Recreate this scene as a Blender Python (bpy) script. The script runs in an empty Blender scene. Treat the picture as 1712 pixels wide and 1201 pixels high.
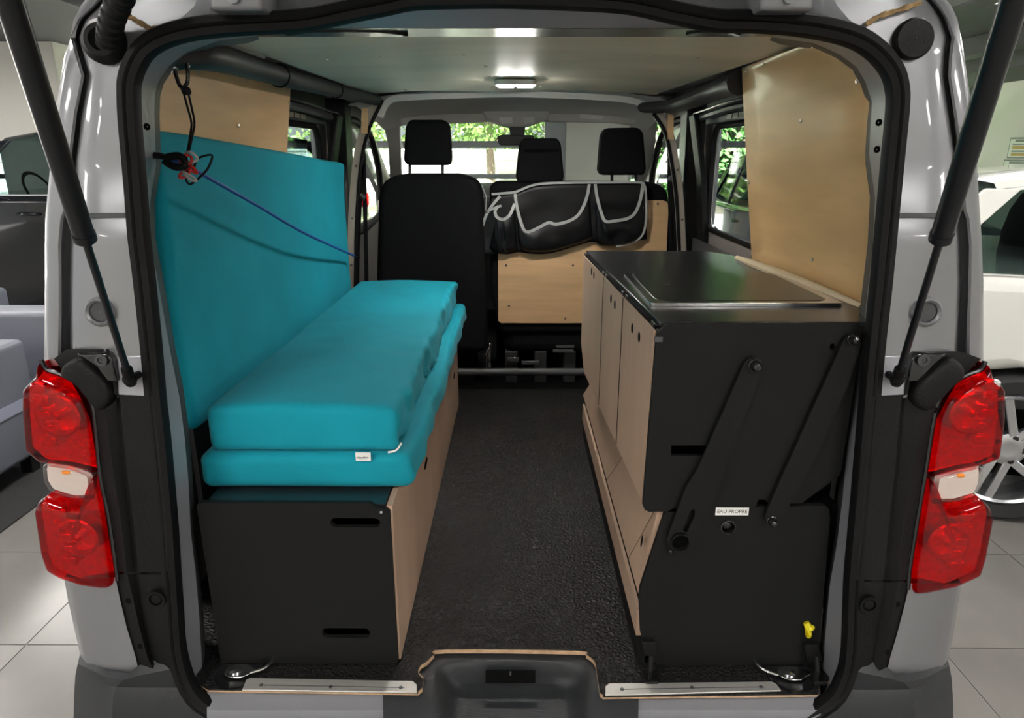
import bpy, bmesh, math, random
from mathutils import Vector, Matrix, noise
random.seed(7)
C = bpy.context.scene.collection
R = math.radians
GZ = 0.58                      # van load floor above the showroom floor; all z below are relative to the load floor
# ------------------------------------------------------------------ camera
F, CX, CY = 1150.0, 856.0, 600.5
PITCH, YAW = R(16.7), R(0.3)
CAM = Vector((0, 0, 1.05))
cd = bpy.data.cameras.new('camera'); cam = bpy.data.objects.new('camera', cd); C.objects.link(cam)
cam.location = (CAM.x, CAM.y, CAM.z + GZ); cam.rotation_euler = (R(90) - PITCH, 0, YAW)
cd.sensor_width = 36; cd.lens = F / 1712 * 36; cd.clip_start = 0.02; cd.clip_end = 400
bpy.context.scene.camera = cam
# ------------------------------------------------------------------ world, sun, exposure
S = bpy.context.scene
w = bpy.data.worlds.new('world'); S.world = w; w.use_nodes = True
w.node_tree.nodes['Background'].inputs[0].default_value = (0.93, 0.97, 1.0, 1)
w.node_tree.nodes['Background'].inputs[1].default_value = 0.45
sd = bpy.data.lights.new('sun', 'SUN'); sd.energy = 48; sd.angle = R(1); sd.color = (1, .96, .9)
sun = bpy.data.objects.new('sun', sd); C.objects.link(sun); sun.rotation_euler = (R(44), 0, R(-20)); sun.location = (0, 20, 12)
S.view_settings.view_transform = 'Standard'; S.view_settings.look = 'None'
S.view_settings.exposure = 0.92; S.view_settings.gamma = 1.0; S.view_settings.use_curve_mapping = False
# ------------------------------------------------------------------ pixel helpers
_f = Vector((-math.sin(YAW) * math.cos(PITCH), math.cos(YAW) * math.cos(PITCH), -math.sin(PITCH)))
_r = Vector((math.cos(YAW), math.sin(YAW), 0)); _u = _r.cross(_f)
def ray(px, py): return _f + _r * ((px - CX) / F) - _u * ((py - CY) / F)
def atY(px, py, Y): d = ray(px, py); return CAM + d * (Y / d.y)
def atX(px, py, X): d = ray(px, py); return CAM + d * (X / d.x)
def atZ(px, py, z): d = ray(px, py); return CAM + d * ((z - CAM.z) / d.z)
TA, TB = 1.15, 0.07            # rear opening plane: Y = TA + TB * z
def tail(px, py, off=0.0):
    d = ray(px, py); return CAM + d * ((TA + off + TB * CAM.z) / (d.y - TB * d.z))
def proj(p):
    d = Vector(p) - CAM; z = d.dot(_f); return (CX + F*d.dot(_r)/z, CY - F*d.dot(_u)/z)
def on_rows(px, py, rows, n=40):     # point of a lofted strip (near, far pairs) that is seen at a pixel
    best = None
    for i in range(len(rows)-1):
        for a in range(12):
            for b in range(n+1):
                t = a/12; u = b/n
                p = rows[i][0].lerp(rows[i+1][0], t).lerp(rows[i][1].lerp(rows[i+1][1], t), u); q = proj(p)
                e = (q[0]-px)**2 + (q[1]-py)**2
                if best is None or e < best[0]: best = (e, p)
    return best[1]
# ------------------------------------------------------------------ mesh helpers
class MB:
    def __init__(s): s.v = []; s.f = []; s.mi = []
    def add(s, vs, fs, mi=0):
        b = len(s.v); s.v += [Vector(v) for v in vs]
        for f in fs: s.f.append([i + b for i in f]); s.mi.append(mi)
        return s
    def box(s, a, b, mi=0):
        x0, y0, z0 = a; x1, y1, z1 = b
        return s.add([(x0,y0,z0),(x1,y0,z0),(x1,y1,z0),(x0,y1,z0),(x0,y0,z1),(x1,y0,z1),(x1,y1,z1),(x0,y1,z1)],
              [(0,3,2,1),(4,5,6,7),(0,1,5,4),(1,2,6,5),(2,3,7,6),(3,0,4,7)], mi)
    def hexa(s, p, mi=0):      # 8 points in box order
        return s.add(p, [(0,3,2,1),(4,5,6,7),(0,1,5,4),(1,2,6,5),(2,3,7,6),(3,0,4,7)], mi)
    def prism(s, poly, vec, mi=0):
        n = len(poly); vec = Vector(vec); p = [Vector(q) for q in poly]
        fs = [list(range(n))[::-1], list(range(n, 2*n))] + [[i, (i+1) % n, (i+1) % n + n, i + n] for i in range(n)]
        return s.add(p + [q + vec for q in p], fs, mi)
    def grid(s, rows, cu=False, cv=False, mi=0):
        nr, nc = len(rows), len(rows[0]); fs = []
        for i in range(nr if cv else nr - 1):
            for j in range(nc if cu else nc - 1):
                fs.append([i*nc+j, i*nc+(j+1) % nc, ((i+1) % nr)*nc+(j+1) % nc, ((i+1) % nr)*nc+j])
        return s.add([p for r in rows for p in r], fs, mi)
    def sweep(s, path, prof, up=(0,0,1), closed=False, cap=True, mi=0):
        # prof(i) or list of (a, b): offsets along side and normal
        path = [Vector(p) for p in path]; n = len(path); rows = []; up = Vector(up)
        for i, p in enumerate(path):
            a = path[(i-1) % n] if (closed or i > 0) else p; b = path[(i+1) % n] if (closed or i < n-1) else p
            t = (b - a).normalized(); u = up
            sd_ = t.cross(u)
            if sd_.length < 1e-3: sd_ = t.cross(Vector((1, 0.01, 0)))
            sd_.normalize(); nn = sd_.cross(t).normalized()
            pr = prof(i) if callable(prof) else prof
            rows.append([p + sd_ * q[0] + nn * q[1] for q in pr])
        s.grid(rows, cu=True, cv=closed, mi=mi)
        if cap and not closed:
            m = len(rows[0])
            s.add(rows[0], [list(range(m))[::-1]], mi); s.add(rows[-1], [list(range(m))], mi)
        return s
    def tube(s, path, r, n=10, closed=False, cap=True, up=(0.13,0.07,1), mi=0):
        def pr(i):
            q = r[i] if isinstance(r, (list, tuple)) else r
            return [(q*math.cos(2*math.pi*k/n), q*math.sin(2*math.pi*k/n)) for k in range(n)]
        return s.sweep(path, pr, up, closed, cap, mi)
    def lathe(s, c, axis, prof, n=20, mi=0):
        c = Vector(c); ax = Vector(axis).normalized(); u = ax.orthogonal().normalized(); v = ax.cross(u); rows = []
        for r_, h in prof:
            rows.append([c + ax*h + (u*math.cos(2*math.pi*k/n) + v*math.sin(2*math.pi*k/n)) * max(r_, 1e-5) for k in range(n)])
        return s.grid(rows, cu=True, mi=mi)
    def ball(s, c, r, sc=(1,1,1), n=12, mi=0):
        rows = [[Vector(c) + Vector((r*sc[0]*math.sin(a)*math.cos(b), r*sc[1]*math.sin(a)*math.sin(b), r*sc[2]*math.cos(a)))
                 for b in [2*math.pi*k/n for k in range(n)]] for a in [math.pi*(0.002+0.996*i/(n//2+1)) for i in range(n//2+2)]]
        return s.grid(rows, cu=True, mi=mi)
    def plate(s, outer, holes, vec, mi=0):   # planar outline of 3-D points with holes, extruded by vec
        bm = bmesh.new(); es = []
        for lp in [outer] + list(holes):
            vs = [bm.verts.new(Vector(p)) for p in lp]
            es += [bm.edges.new((vs[i], vs[(i+1) % len(vs)])) for i in range(len(vs))]
        bmesh.ops.triangle_fill(bm, use_beauty=True, use_dissolve=False, edges=es)
        r = bmesh.ops.extrude_face_region(bm, geom=bm.faces[:])
        bmesh.ops.translate(bm, vec=Vector(vec), verts=[g for g in r['geom'] if isinstance(g, bmesh.types.BMVert)])
        bmesh.ops.recalc_face_normals(bm, faces=bm.faces[:]); bm.verts.index_update()
        s.add([v.co.copy() for v in bm.verts], [[v.index for v in f.verts] for f in bm.faces], mi); bm.free()
        return s
ORG = {}
def thing(name, label, cat, loc, group=None, kind=None, rz=0):
    o = bpy.data.objects.new(name, None); C.objects.link(o); o.empty_display_size = .1
    loc = Vector(loc); o.location = (loc.x, loc.y, loc.z + GZ); o.rotation_euler = (0, 0, rz)
    tag(o, label, cat, group, kind); ORG[o.name] = (loc, Matrix.Rotation(-rz, 3, 'Z'))
    return o
def tag(o, label=None, cat=None, group=None, kind=None):
    if label: o['label'] = label
    if cat: o['category'] = cat
    if group: o['group'] = group
    if kind: o['kind'] = kind
    return o
def obj(name, mb, m, parent=None, smooth=False, bevel=0, seg=2, label=None, cat=None, group=None, kind=None, sub=0, ang=35):
    me = bpy.data.meshes.new(name)
    if parent is not None: org, rot = ORG[parent.name]
    else:
        xs = [v.x for v in mb.v]; ys = [v.y for v in mb.v]; zs = [v.z for v in mb.v]
        org, rot = Vector(((min(xs)+max(xs))/2, (min(ys)+max(ys))/2, min(zs))), Matrix.Identity(3)
    me.from_pydata([rot @ (v - org) for v in mb.v], [], mb.f); me.update()
    ms = m if isinstance(m, (list, tuple)) else [m]
    for q in ms: me.materials.append(q)
    for p, i in zip(me.polygons, mb.mi): p.material_index = i
    bm = bmesh.new(); bm.from_mesh(me); bmesh.ops.remove_doubles(bm, verts=bm.verts[:], dist=1e-6)
    bmesh.ops.recalc_face_normals(bm, faces=bm.faces[:]); bm.to_mesh(me); bm.free()
    o = bpy.data.objects.new(name, me); C.objects.link(o)
    if parent is not None: o.parent = parent
    else: o.location = (org.x, org.y, org.z + GZ)
    ORG[o.name] = (org, rot)
    if bevel:
        b = o.modifiers.new('bevel', 'BEVEL'); b.width = bevel; b.segments = seg; b.limit_method = 'ANGLE'; b.angle_limit = R(30)
    if sub:
        b = o.modifiers.new('sub', 'SUBSURF'); b.levels = sub; b.render_levels = sub
    if smooth or bevel:
        for p in me.polygons: p.use_smooth = True
        me.set_sharp_from_angle(angle=R(ang))
    return tag(o, label, cat, group, kind)
def inst(o, loc, name=None, parent=None, rot=None):       # a copy that shares mesh data; loc = shift
    c = o.copy(); C.objects.link(c); c.name = name or o.name.split('.')[0]
    if parent is not None: c.parent = parent
    c.location = Vector(o.location) + Vector(loc)
    if rot: c.rotation_euler = rot
    ORG[c.name] = ORG[o.name]
    return c
def copy_tree(o, parent=None):
    c = o.copy(); C.objects.link(c); c.parent = parent
    for ch in list(o.children): copy_tree(ch, c)
    return c
def soft_box(a, b, r=.02, n=(10,16,4), fn=None):   # rounded box surface, fn displaces/reshapes points
    a, b = Vector(a), Vector(b); mb = MB()
    def axis(k):
        L = [a[k], a[k]+r*.35, a[k]+r*.75]; m = n[k]
        L += [a[k]+r + (b[k]-a[k]-2*r)*i/m for i in range(m+1)]
        return L + [b[k]-r*.75, b[k]-r*.35, b[k]]
    A = [axis(0), axis(1), axis(2)]
    def fix(p):
        q = Vector([min(max(p[k], a[k]+r), b[k]-r) for k in range(3)]); d = p - q
        if d.length > 1e-9: p = q + d.normalized() * r
        return fn(p) if fn else p
    for k in range(3):
        i, j = (k+1) % 3, (k+2) % 3
        for side in (a[k], b[k]):
            rows = []
            for u in A[i]:
                row = []
                for v in A[j]:
                    p = Vector((0,0,0)); p[k] = side; p[i] = u; p[j] = v; row.append(fix(p))
                rows.append(row)
            mb.grid(rows)
    return mb
def rrect(x0, x1, z0, z1, r, n=5):                   # rounded rectangle in 2-D
    out = []
    for cx, cz, a0 in ((x1-r, z0+r, -90), (x1-r, z1-r, 0), (x0+r, z1-r, 90), (x0+r, z0+r, 180)):
        for k in range(n+1):
            a = R(a0 + 90*k/n); out.append((cx + r*math.cos(a), cz + r*math.sin(a)))
    return out
def rpoly(pts, r, n=4):                              # round the corners of a 2-D polygon
    out = []; N = len(pts)
    for i in range(N):
        p = Vector(pts[i]).to_2d(); a = Vector(pts[i-1]).to_2d(); b = Vector(pts[(i+1) % N]).to_2d()
        rr = min(r, (a-p).length*.45, (b-p).length*.45)
        p0 = p + (a-p).normalized()*rr; p1 = p + (b-p).normalized()*rr
        for k in range(n+1):
            t = k/n; q = p0*(1-t)**2 + p*2*t*(1-t) + p1*t*t; out.append((q.x, q.y))
    return out
def smooth_path(pts, n=6, closed=False):             # Catmull-Rom
    pts = [Vector(p) for p in pts]; N = len(pts); out = []
    for i in range(N if closed else N-1):
        p0 = pts[i-1] if (closed or i > 0) else pts[0]; p1 = pts[i]; p2 = pts[(i+1) % N]
        p3 = pts[(i+2) % N] if (closed or i+2 < N) else pts[-1]
        for k in range(n):
            t = k/n
            out.append(.5*((2*p1) + (p2-p0)*t + (2*p0-5*p1+4*p2-p3)*t*t + (3*p1-p0-3*p2+p3)*t**3))
    if not closed: out.append(pts[-1])
    return out
# ------------------------------------------------------------------ materials
def mat(name, col, rough=.5, metal=0, var=0, vs=8, stretch=(1,1,1), bump=0, bs=60, coat=0, spec=.5, bstretch=(1,1,1), emit=None, es=0, col2=None, sheen=0):
    m = bpy.data.materials.new(name); m.use_nodes = True; N = m.node_tree.nodes; L = m.node_tree.links
    b = N['Principled BSDF']; b.inputs['Base Color'].default_value = (*col, 1); b.inputs['Roughness'].default_value = rough
    b.inputs['Metallic'].default_value = metal; b.inputs['Coat Weight'].default_value = coat; b.inputs['Specular IOR Level'].default_value = spec
    if sheen: b.inputs['Sheen Weight'].default_value = sheen
    if emit: b.inputs['Emission Color'].default_value = (*emit, 1); b.inputs['Emission Strength'].default_value = es
    tc = N.new('ShaderNodeTexCoord')
    def nz(st, sc, det=5):
        mp = N.new('ShaderNodeMapping'); mp.inputs['Scale'].default_value = st; L.new(tc.outputs['Object'], mp.inputs[0])
        t = N.new('ShaderNodeTexNoise'); t.inputs['Scale'].default_value = sc; t.inputs['Detail'].default_value = det; L.new(mp.outputs[0], t.inputs[0]); return t
    if var:
        t = nz(stretch, vs); cr = N.new('ShaderNodeValToRGB')
        c2 = col2 or [min(1, c*(1+var)) for c in col]; c1 = [c*(1-var) for c in col]
        cr.color_ramp.elements[0].color = (*c1, 1); cr.color_ramp.elements[1].color = (*c2, 1)
        cr.color_ramp.elements[0].position = .3; cr.color_ramp.elements[1].position = .7
        L.new(t.outputs[0], cr.inputs[0]); L.new(cr.outputs[0], b.inputs['Base Color'])
    if bump:
        t = nz(bstretch, bs, 3); bp = N.new('ShaderNodeBump'); bp.inputs['Strength'].default_value = bump; bp.inputs['Distance'].default_value = .004
        L.new(t.outputs[0], bp.inputs['Height']); L.new(bp.outputs[0], b.inputs['Normal'])
    return m
def glass(name, tint=(1,1,1), refl=1.0, rough=.02):
    m = bpy.data.materials.new(name); m.use_nodes = True; N = m.node_tree.nodes; L = m.node_tree.links; N.clear()
    o = N.new('ShaderNodeOutputMaterial'); mx = N.new('ShaderNodeMixShader'); t = N.new('ShaderNodeBsdfTransparent'); g = N.new('ShaderNodeBsdfGlossy')
    lw = N.new('ShaderNodeLayerWeight'); lw.inputs[0].default_value = .5; pw = N.new('ShaderNodeMath'); pw.operation = 'POWER'; pw.inputs[1].default_value = 5; L.new(lw.outputs['Facing'], pw.inputs[0])
    fr = N.new('ShaderNodeMath'); fr.operation = 'MULTIPLY_ADD'; fr.inputs[1].default_value = .92; fr.inputs[2].default_value = .04; L.new(pw.outputs[0], fr.inputs[0])
    mu = N.new('ShaderNodeMath'); mu.operation = 'MULTIPLY'; mu.inputs[1].default_value = refl; mu.use_clamp = True
    t.inputs[0].default_value = (*tint, 1); g.inputs['Roughness'].default_value = rough
    L.new(fr.outputs[0], mu.inputs[0]); L.new(mu.outputs[0], mx.inputs[0]); L.new(t.outputs[0], mx.inputs[1]); L.new(g.outputs[0], mx.inputs[2]); L.new(mx.outputs[0], o.inputs[0])
    return m
def emis(name, col, st):
    m = bpy.data.materials.new(name); m.use_nodes = True; b = m.node_tree.nodes['Principled BSDF']
    b.inputs['Base Color'].default_value = (*col, 1); b.inputs['Emission Color'].default_value = (*col, 1); b.inputs['Emission Strength'].default_value = st; return m
def mat_mat():     # black ribbed rubber floor
    m = mat('floor_mat', (.0095,.0092,.009), .55, spec=.4); N = m.node_tree.nodes; L = m.node_tree.links; b = N['Principled BSDF']
    tc = N.new('ShaderNodeTexCoord')
    sp = N.new('ShaderNodeSeparateXYZ'); L.new(tc.outputs['Object'], sp.inputs[0])
    wv = N.new('ShaderNodeTexWave'); wv.inputs['Scale'].default_value = 26; wv.bands_direction = 'X'; L.new(tc.outputs['Object'], wv.inputs[0])
    vo = N.new('ShaderNodeTexVoronoi'); vo.inputs['Scale'].default_value = 95; vo.feature = 'DISTANCE_TO_EDGE'; L.new(tc.outputs['Object'], vo.inputs[0])
    mr = N.new('ShaderNodeMapRange'); mr.inputs[1].default_value = 1.65; mr.inputs[2].default_value = 1.95; L.new(sp.outputs[1], mr.inputs[0])
    vm = N.new('ShaderNodeMath'); vm.operation = 'MULTIPLY'; vm.inputs[1].default_value = 2.2; L.new(vo.outputs[0], vm.inputs[0])
    mx = N.new('ShaderNodeMix'); L.new(mr.outputs[0], mx.inputs[0]); L.new(vm.outputs[0], mx.inputs[2]); L.new(wv.outputs[1], mx.inputs[3])
    bp = N.new('ShaderNodeBump'); bp.inputs['Strength'].default_value = .8; bp.inputs['Distance'].default_value = .003
    L.new(mx.outputs[0], bp.inputs['Height']); L.new(bp.outputs[0], b.inputs['Normal'])
    ns = N.new('ShaderNodeTexNoise'); ns.inputs['Scale'].default_value = 7; L.new(tc.outputs['Object'], ns.inputs[0])
    rr = N.new('ShaderNodeMapRange'); rr.inputs[3].default_value = .38; rr.inputs[4].default_value = .62; L.new(ns.outputs[0], rr.inputs[0]); L.new(rr.outputs[0], b.inputs['Roughness'])
    return m
M = dict(
    silver=mat('silver_paint', (.235,.238,.252), .36, .55, coat=.5, var=.04, vs=3),
    silver_in=mat('silver_inner_paint', (.30,.305,.335), .42, .4, coat=.2),
    rubber=mat('black_rubber', (.0045,.0045,.005), .55, bump=.1, bs=120, spec=.2),
    plastic=mat('black_plastic', (.005,.005,.005), .52, bump=.25, bs=300, var=.4, vs=6, spec=.22),
    gloss_black=mat('gloss_black', (.01,.01,.011), .22, coat=.3),
    strut=mat('strut_black', (.006,.007,.009), .32, spec=.4),
    bump=mat('bumper_plastic', (.022,.024,.027), .52, bump=.2, bs=400),
    teal=mat('teal_fabric', (.004,.265,.345), .8, var=.1, vs=5, bump=.12, bs=500, sheen=.04, spec=.2),
    ply=mat('birch_plywood', (.70,.46,.215), .40, var=.1, vs=3.2, stretch=(1.0,1.0,6), bump=.04, bs=40, coat=.08),
    ply_h=mat('birch_plywood_board', (.64,.41,.215), .5, var=.11, vs=3, stretch=(1,1,9), bump=.03, bs=50),
    ply_c=mat('birch_plywood_ceiling', (.70,.62,.48), .5, var=.1, vs=2.2, stretch=(1,3,1)),
    edge=mat('plywood_edge', (.50,.33,.20), .6, var=.2, vs=60),
    beech=mat('beech_laminate', (.47,.325,.235), .45, var=.08, vs=2.6, stretch=(3,5,.6), spec=.4),
    black=mat('black_laminate', (.0085,.0087,.0087), .6, spec=.16, bump=.03, bs=300),
    top=mat('black_worktop', (.014,.014,.016), .27, spec=1.0),
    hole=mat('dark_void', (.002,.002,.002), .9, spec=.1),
    steel=mat('brushed_steel', (.6,.6,.6), .2, 1),
    alu=mat('aluminium', (.72,.70,.66), .4, .7, var=.06, vs=12, stretch=(.5,8,1)),
    screw=mat('zinc_screw', (.55,.5,.42), .35, .9),
    chrome=mat('chrome', (.8,.8,.8), .12, 1),
    floor_mat=mat_mat(),
    seat=mat('seat_fabric', (.007,.007,.008), .85, bump=.15, bs=350, var=.15, vs=20, spec=.1),
    nylon=mat('black_nylon', (.005,.005,.006), .45, bump=.25, bs=18, spec=.3),
    trim=mat('grey_ribbon', (.36,.37,.36), .6, bump=.1, bs=200),
    cabgrey=mat('cab_lining', (.62,.61,.58), .8, bump=.05, bs=200),
    cabdark=mat('cab_dark_plastic', (.022,.022,.023), .5),
    beige=mat('beige_trim', (.34,.30,.25), .55),
    doorgrey=mat('door_inner_metal', (.32,.29,.27), .4, .3),
    darkmetal=mat('dark_grey_panel', (.055,.056,.058), .45, .1),
    foam=mat('cream_foam', (.75,.62,.42), .9, bump=.3, bs=90),
    blue=mat('blue_cord', (.005,.07,.30), .6, bump=.3, bs=400),
    yellow=mat('yellow_plastic', (.75,.62,.01), .4),
    white=mat('white_label', (.8,.8,.78), .5),
    ink=mat('black_ink', (.03,.03,.03), .6),
    redcord=mat('red_cord', (.55,.03,.02), .6),
    redlens=glass('red_lens', (.80,.006,.018), .9, .06),
    clearlens=glass('clear_lens', (.92,.9,.88), 1.5, .08),
    lampin=mat('lamp_reflector', (.78,.73,.73), .22, .78, bump=.6, bs=45),
    lampin_w=mat('lamp_white', (.75,.66,.62), .35, .2),
    amber=mat('amber_bulb', (.8,.25,.02), .3),
    lamp=emis('lamp_led', (1.0,.96,.90), 230),
    glass=glass('clear_glass', (.94,.97,.95), 1.0),
    glass_t=glass('tinted_glass', (.74,.78,.79), .5),
    glass_d=glass('dark_car_glass', (.35,.42,.42), 1.3),
    glass_k=glass('privacy_glass', (.12,.14,.15), 1.3),
    tyre=mat('tyre', (.016,.016,.017), .75, bump=.3, bs=80),
    alloy=mat('alloy', (.55,.56,.58), .25, .9),
    carblack=mat('car_paint_black', (.004,.0045,.006), .15, coat=.35, spec=.35),
    carnavy=mat('car_paint_navy', (.008,.014,.03), .12, .3, coat=1),
    carwhite=mat('car_paint_white', (.66,.66,.62), .2, coat=1),
    sofa=mat('grey_leather', (.135,.145,.18), .4, bump=.08, bs=60),
    sofa_l=mat('lavender_leather', (.30,.32,.42), .4, bump=.08, bs=60),
    rug=mat('black_rug', (.02,.02,.02), .95, bump=.4, bs=150),
    tile=mat('floor_tile', (.150,.140,.131), .28, var=.14, vs=3, bump=.02, bs=30),
    tile2=mat('floor_tile_light', (.175,.164,.154), .28, var=.12, vs=3, bump=.02, bs=30),
    grout=mat('grout', (.30,.29,.28), .7),
    wall=mat('white_wall', (.70,.68,.63), .8, bump=.02, bs=40),
    ceil=mat('dark_ceiling', (.085,.088,.09), .8),
    beam=mat('ceiling_beam', (.05,.05,.055), .7),
    alugrey=mat('grey_window_frame', (.26,.27,.29), .45, .3),
    bark=mat('bark', (.13,.10,.075), .9, bump=.8, bs=30, var=.3, vs=20),
    leaf=mat('leaf', (.13,.24,.05), .55, var=.5, vs=4),
    leaf2=mat('hedge_leaf', (.07,.20,.045), .55, var=.5, vs=4),
    grass=mat('lawn', (.16,.24,.07), .9, var=.3, vs=20, bump=.5, bs=60),
    pave=mat('pale_paving', (.62,.60,.57), .8, var=.08, vs=4),
    render=mat('white_render', (.78,.78,.76), .8),
    postw=mat('poster_paper', (.74,.74,.70), .5), posto=mat('poster_ochre', (.50,.30,.08), .5), postg=mat('poster_grey', (.2,.2,.21), .5),
)
# ================================================================== SHOWROOM SHELL
TX, TY = .63, .575
fl = MB(); fl.box((-12,-5,-.62), (6.8,11,-.584))
floor = obj('floor', fl, M['grout'], kind='structure', label='pale grey tiled showroom floor around the van', cat='floor')
tiles = {}
for k, mt in enumerate((M['tile'], M['tile2'])):
    mb = MB(); mb.box((-TX/2+.0025,-TY/2+.0025,-.584), (TX/2-.0025,TY/2-.0025,-.58)); tiles[k] = mb
first = {}; cnt = 0
for i in range(-14, 9):
    for j in range(-4, 14):
        cx, cy = 1.46 + TX*(i+.5), 1.985 + TY*(j+.5)
        if cx < -11 or cx > 6.4 or cy > 10.6: continue
        if abs(cx) < .9 and 1.6 < cy < 6: continue
        k = 1 if random.random() < .35 else 0
        if cx*cx + (cy-2.5)**2 > 40: continue
        if cnt >= 298: continue
        cnt += 1
        if k not in first:
            mb = MB().add([v + Vector((cx,cy,0)) for v in tiles[k].v], tiles[k].f)
            o = obj('tile', mb, M['tile' if k == 0 else 'tile2'], floor); first[k] = (o, cx, cy)
        else:
            o, ox, oy = first[k]; inst(o, (cx-ox, cy-oy, 0), 'tile', floor)
CZ = 2.25
c = MB(); c.box((-12,-5,CZ), (6.9,11.2,CZ+.15))
obj('ceiling', c, M['ceil'], kind='structure', label='dark grey showroom ceiling', cat='ceiling')
for k, (x0, x1, y0, y1, z0) in enumerate([(5.6,6.8,2.0,11,1.98), (4.9,5.1,-1,11,2.05), (3.4,3.6,-1,11,2.12)]):
    b = MB(); b.box((x0,y0,z0), (x1,y1,CZ)); obj('trim_%d' % (k+1), b, M['beam'] if k else M['ceil'], kind='structure', bevel=.01,
        label=['boxed grey soffit along the top of the right wall','slim dark ceiling beam beside the soffit','dark ceiling beam nearest the van'][k], cat='beam')
b = MB(); b.box((6.8,-5,-.58), (6.95,11.2,CZ)); obj('wall_right', b, M['wall'], kind='structure', label='off-white showroom wall with price posters', cat='wall')
b = MB(); b.box((-12,-5.15,-.58),(6.95,-5.0,CZ)); obj('wall_back', b, M['wall'], kind='structure', label='off-white showroom wall behind the camera', cat='wall')
b = MB(); b.box((6.75,5,-.58), (6.8,11,-.2)); obj('baseboard_right', b, M['alugrey'], kind='structure', label='grey low band along the off-white wall', cat='baseboard')
# ceiling light panels (out of view; grid enlarged to brighten the showroom)
ORD = ['first','second','third','fourth','fifth']
for (x, y, i_, j_) in [(x_, y_, i_, j_) for i_, x_ in enumerate((4.2,1.5,-1.5,-4.5,-7.5)) for j_, y_ in enumerate((5.95,4.2,1.9,-.8,-3.5))]:
    t = thing('unseen_ceiling_light', 'unseen square ceiling light panel, %s row from the front windows, %s from the right wall' % (ORD[j_], ORD[i_]), 'lamp', (x,y,CZ-.03), 'unseen showroom ceiling lights')
    f = MB()
    for a, b_ in (((x-.33,y-.33),(x+.33,y-.30)), ((x-.33,y+.30),(x+.33,y+.33)), ((x-.33,y-.30),(x-.30,y+.30)), ((x+.30,y-.30),(x+.33,y+.30))): f.box((*a,CZ-.03),(*b_,CZ))
    obj('frame', f, M['white'], t)
    f = MB(); f.box((x-.3,y-.3,CZ-.02),(x+.3,y+.3,CZ-.005)); obj('unseen_diffuser', f, M['lampd'] if 'lampd' in M else M.setdefault('lampd', emis('unseen_light_panel', (1,.97,.92), 24)), t)
# front glazing at Y = 11
WY = 11.0
def zrow(py, Y): return CAM.z + Y*math.tan(math.atan((CY-py)/F) - PITCH)
def xcol(px, py, Y): return atY(px, py, Y).x
zs_bars = [(-.58,-.50), (zrow(299,WY), zrow(291,WY)), (zrow(247,WY), zrow(236,WY)), (2.12,2.25)]
def window(n, x0, x1, mull, label):
    f = MB()
    for z0, z1 in zs_bars: f.box((x0,WY-.05,z0),(x1,WY+.05,z1))
    for xm in mull: f.box((xm-.04,WY-.055,-.58),(xm+.04,WY+.055,2.25))
    o = obj('window_%d' % n, f, M['alugrey'], kind='structure', label=label, cat='window')
    for a, b_ in zip(mull[:-1], mull[1:]):
        for (za, zb), (zc, zd) in zip(zs_bars[:-1], zs_bars[1:]):
            g = MB(); g.box((a+.04,WY-.004,zb),(b_-.04,WY+.004,zc)); obj('pane', g, M['glass'], o)
xa = xcol(915,230,WY); xb = xcol(945,230,WY); xc = xcol(1047,250,WY)
window(1, -12, xa, [-12,-9.5,-7.3,-5.1,-2.9,xa], 'wide showroom window seen through the windscreen')
window(2, xc, 6.8, [xc+.04,3.0,4.9,6.76], 'showroom window right of the cream pier')
b = MB(); b.box((xb,WY-.25,-.58),(xc,WY+.2,2.25)); obj('wall_front', b, M['wall'], kind='structure', label='cream pier between the two showroom windows', cat='wall')
b = MB(); b.box((xa,WY-.12,-.58),(xb,WY+.1,2.25)); obj('trim_4', b, M['alugrey'], kind='structure', label='grey upright window post beside the cream pier', cat='post')
# white column on the left
x1 = xcol(95, 120, 8.4); b = MB(); b.box((x1-.84,8.4,-.58),(x1,9.2,CZ)); obj('wall_left', b, M['wall'], kind='structure', label='square off-white column behind the black car', cat='column', bevel=.004)
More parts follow.
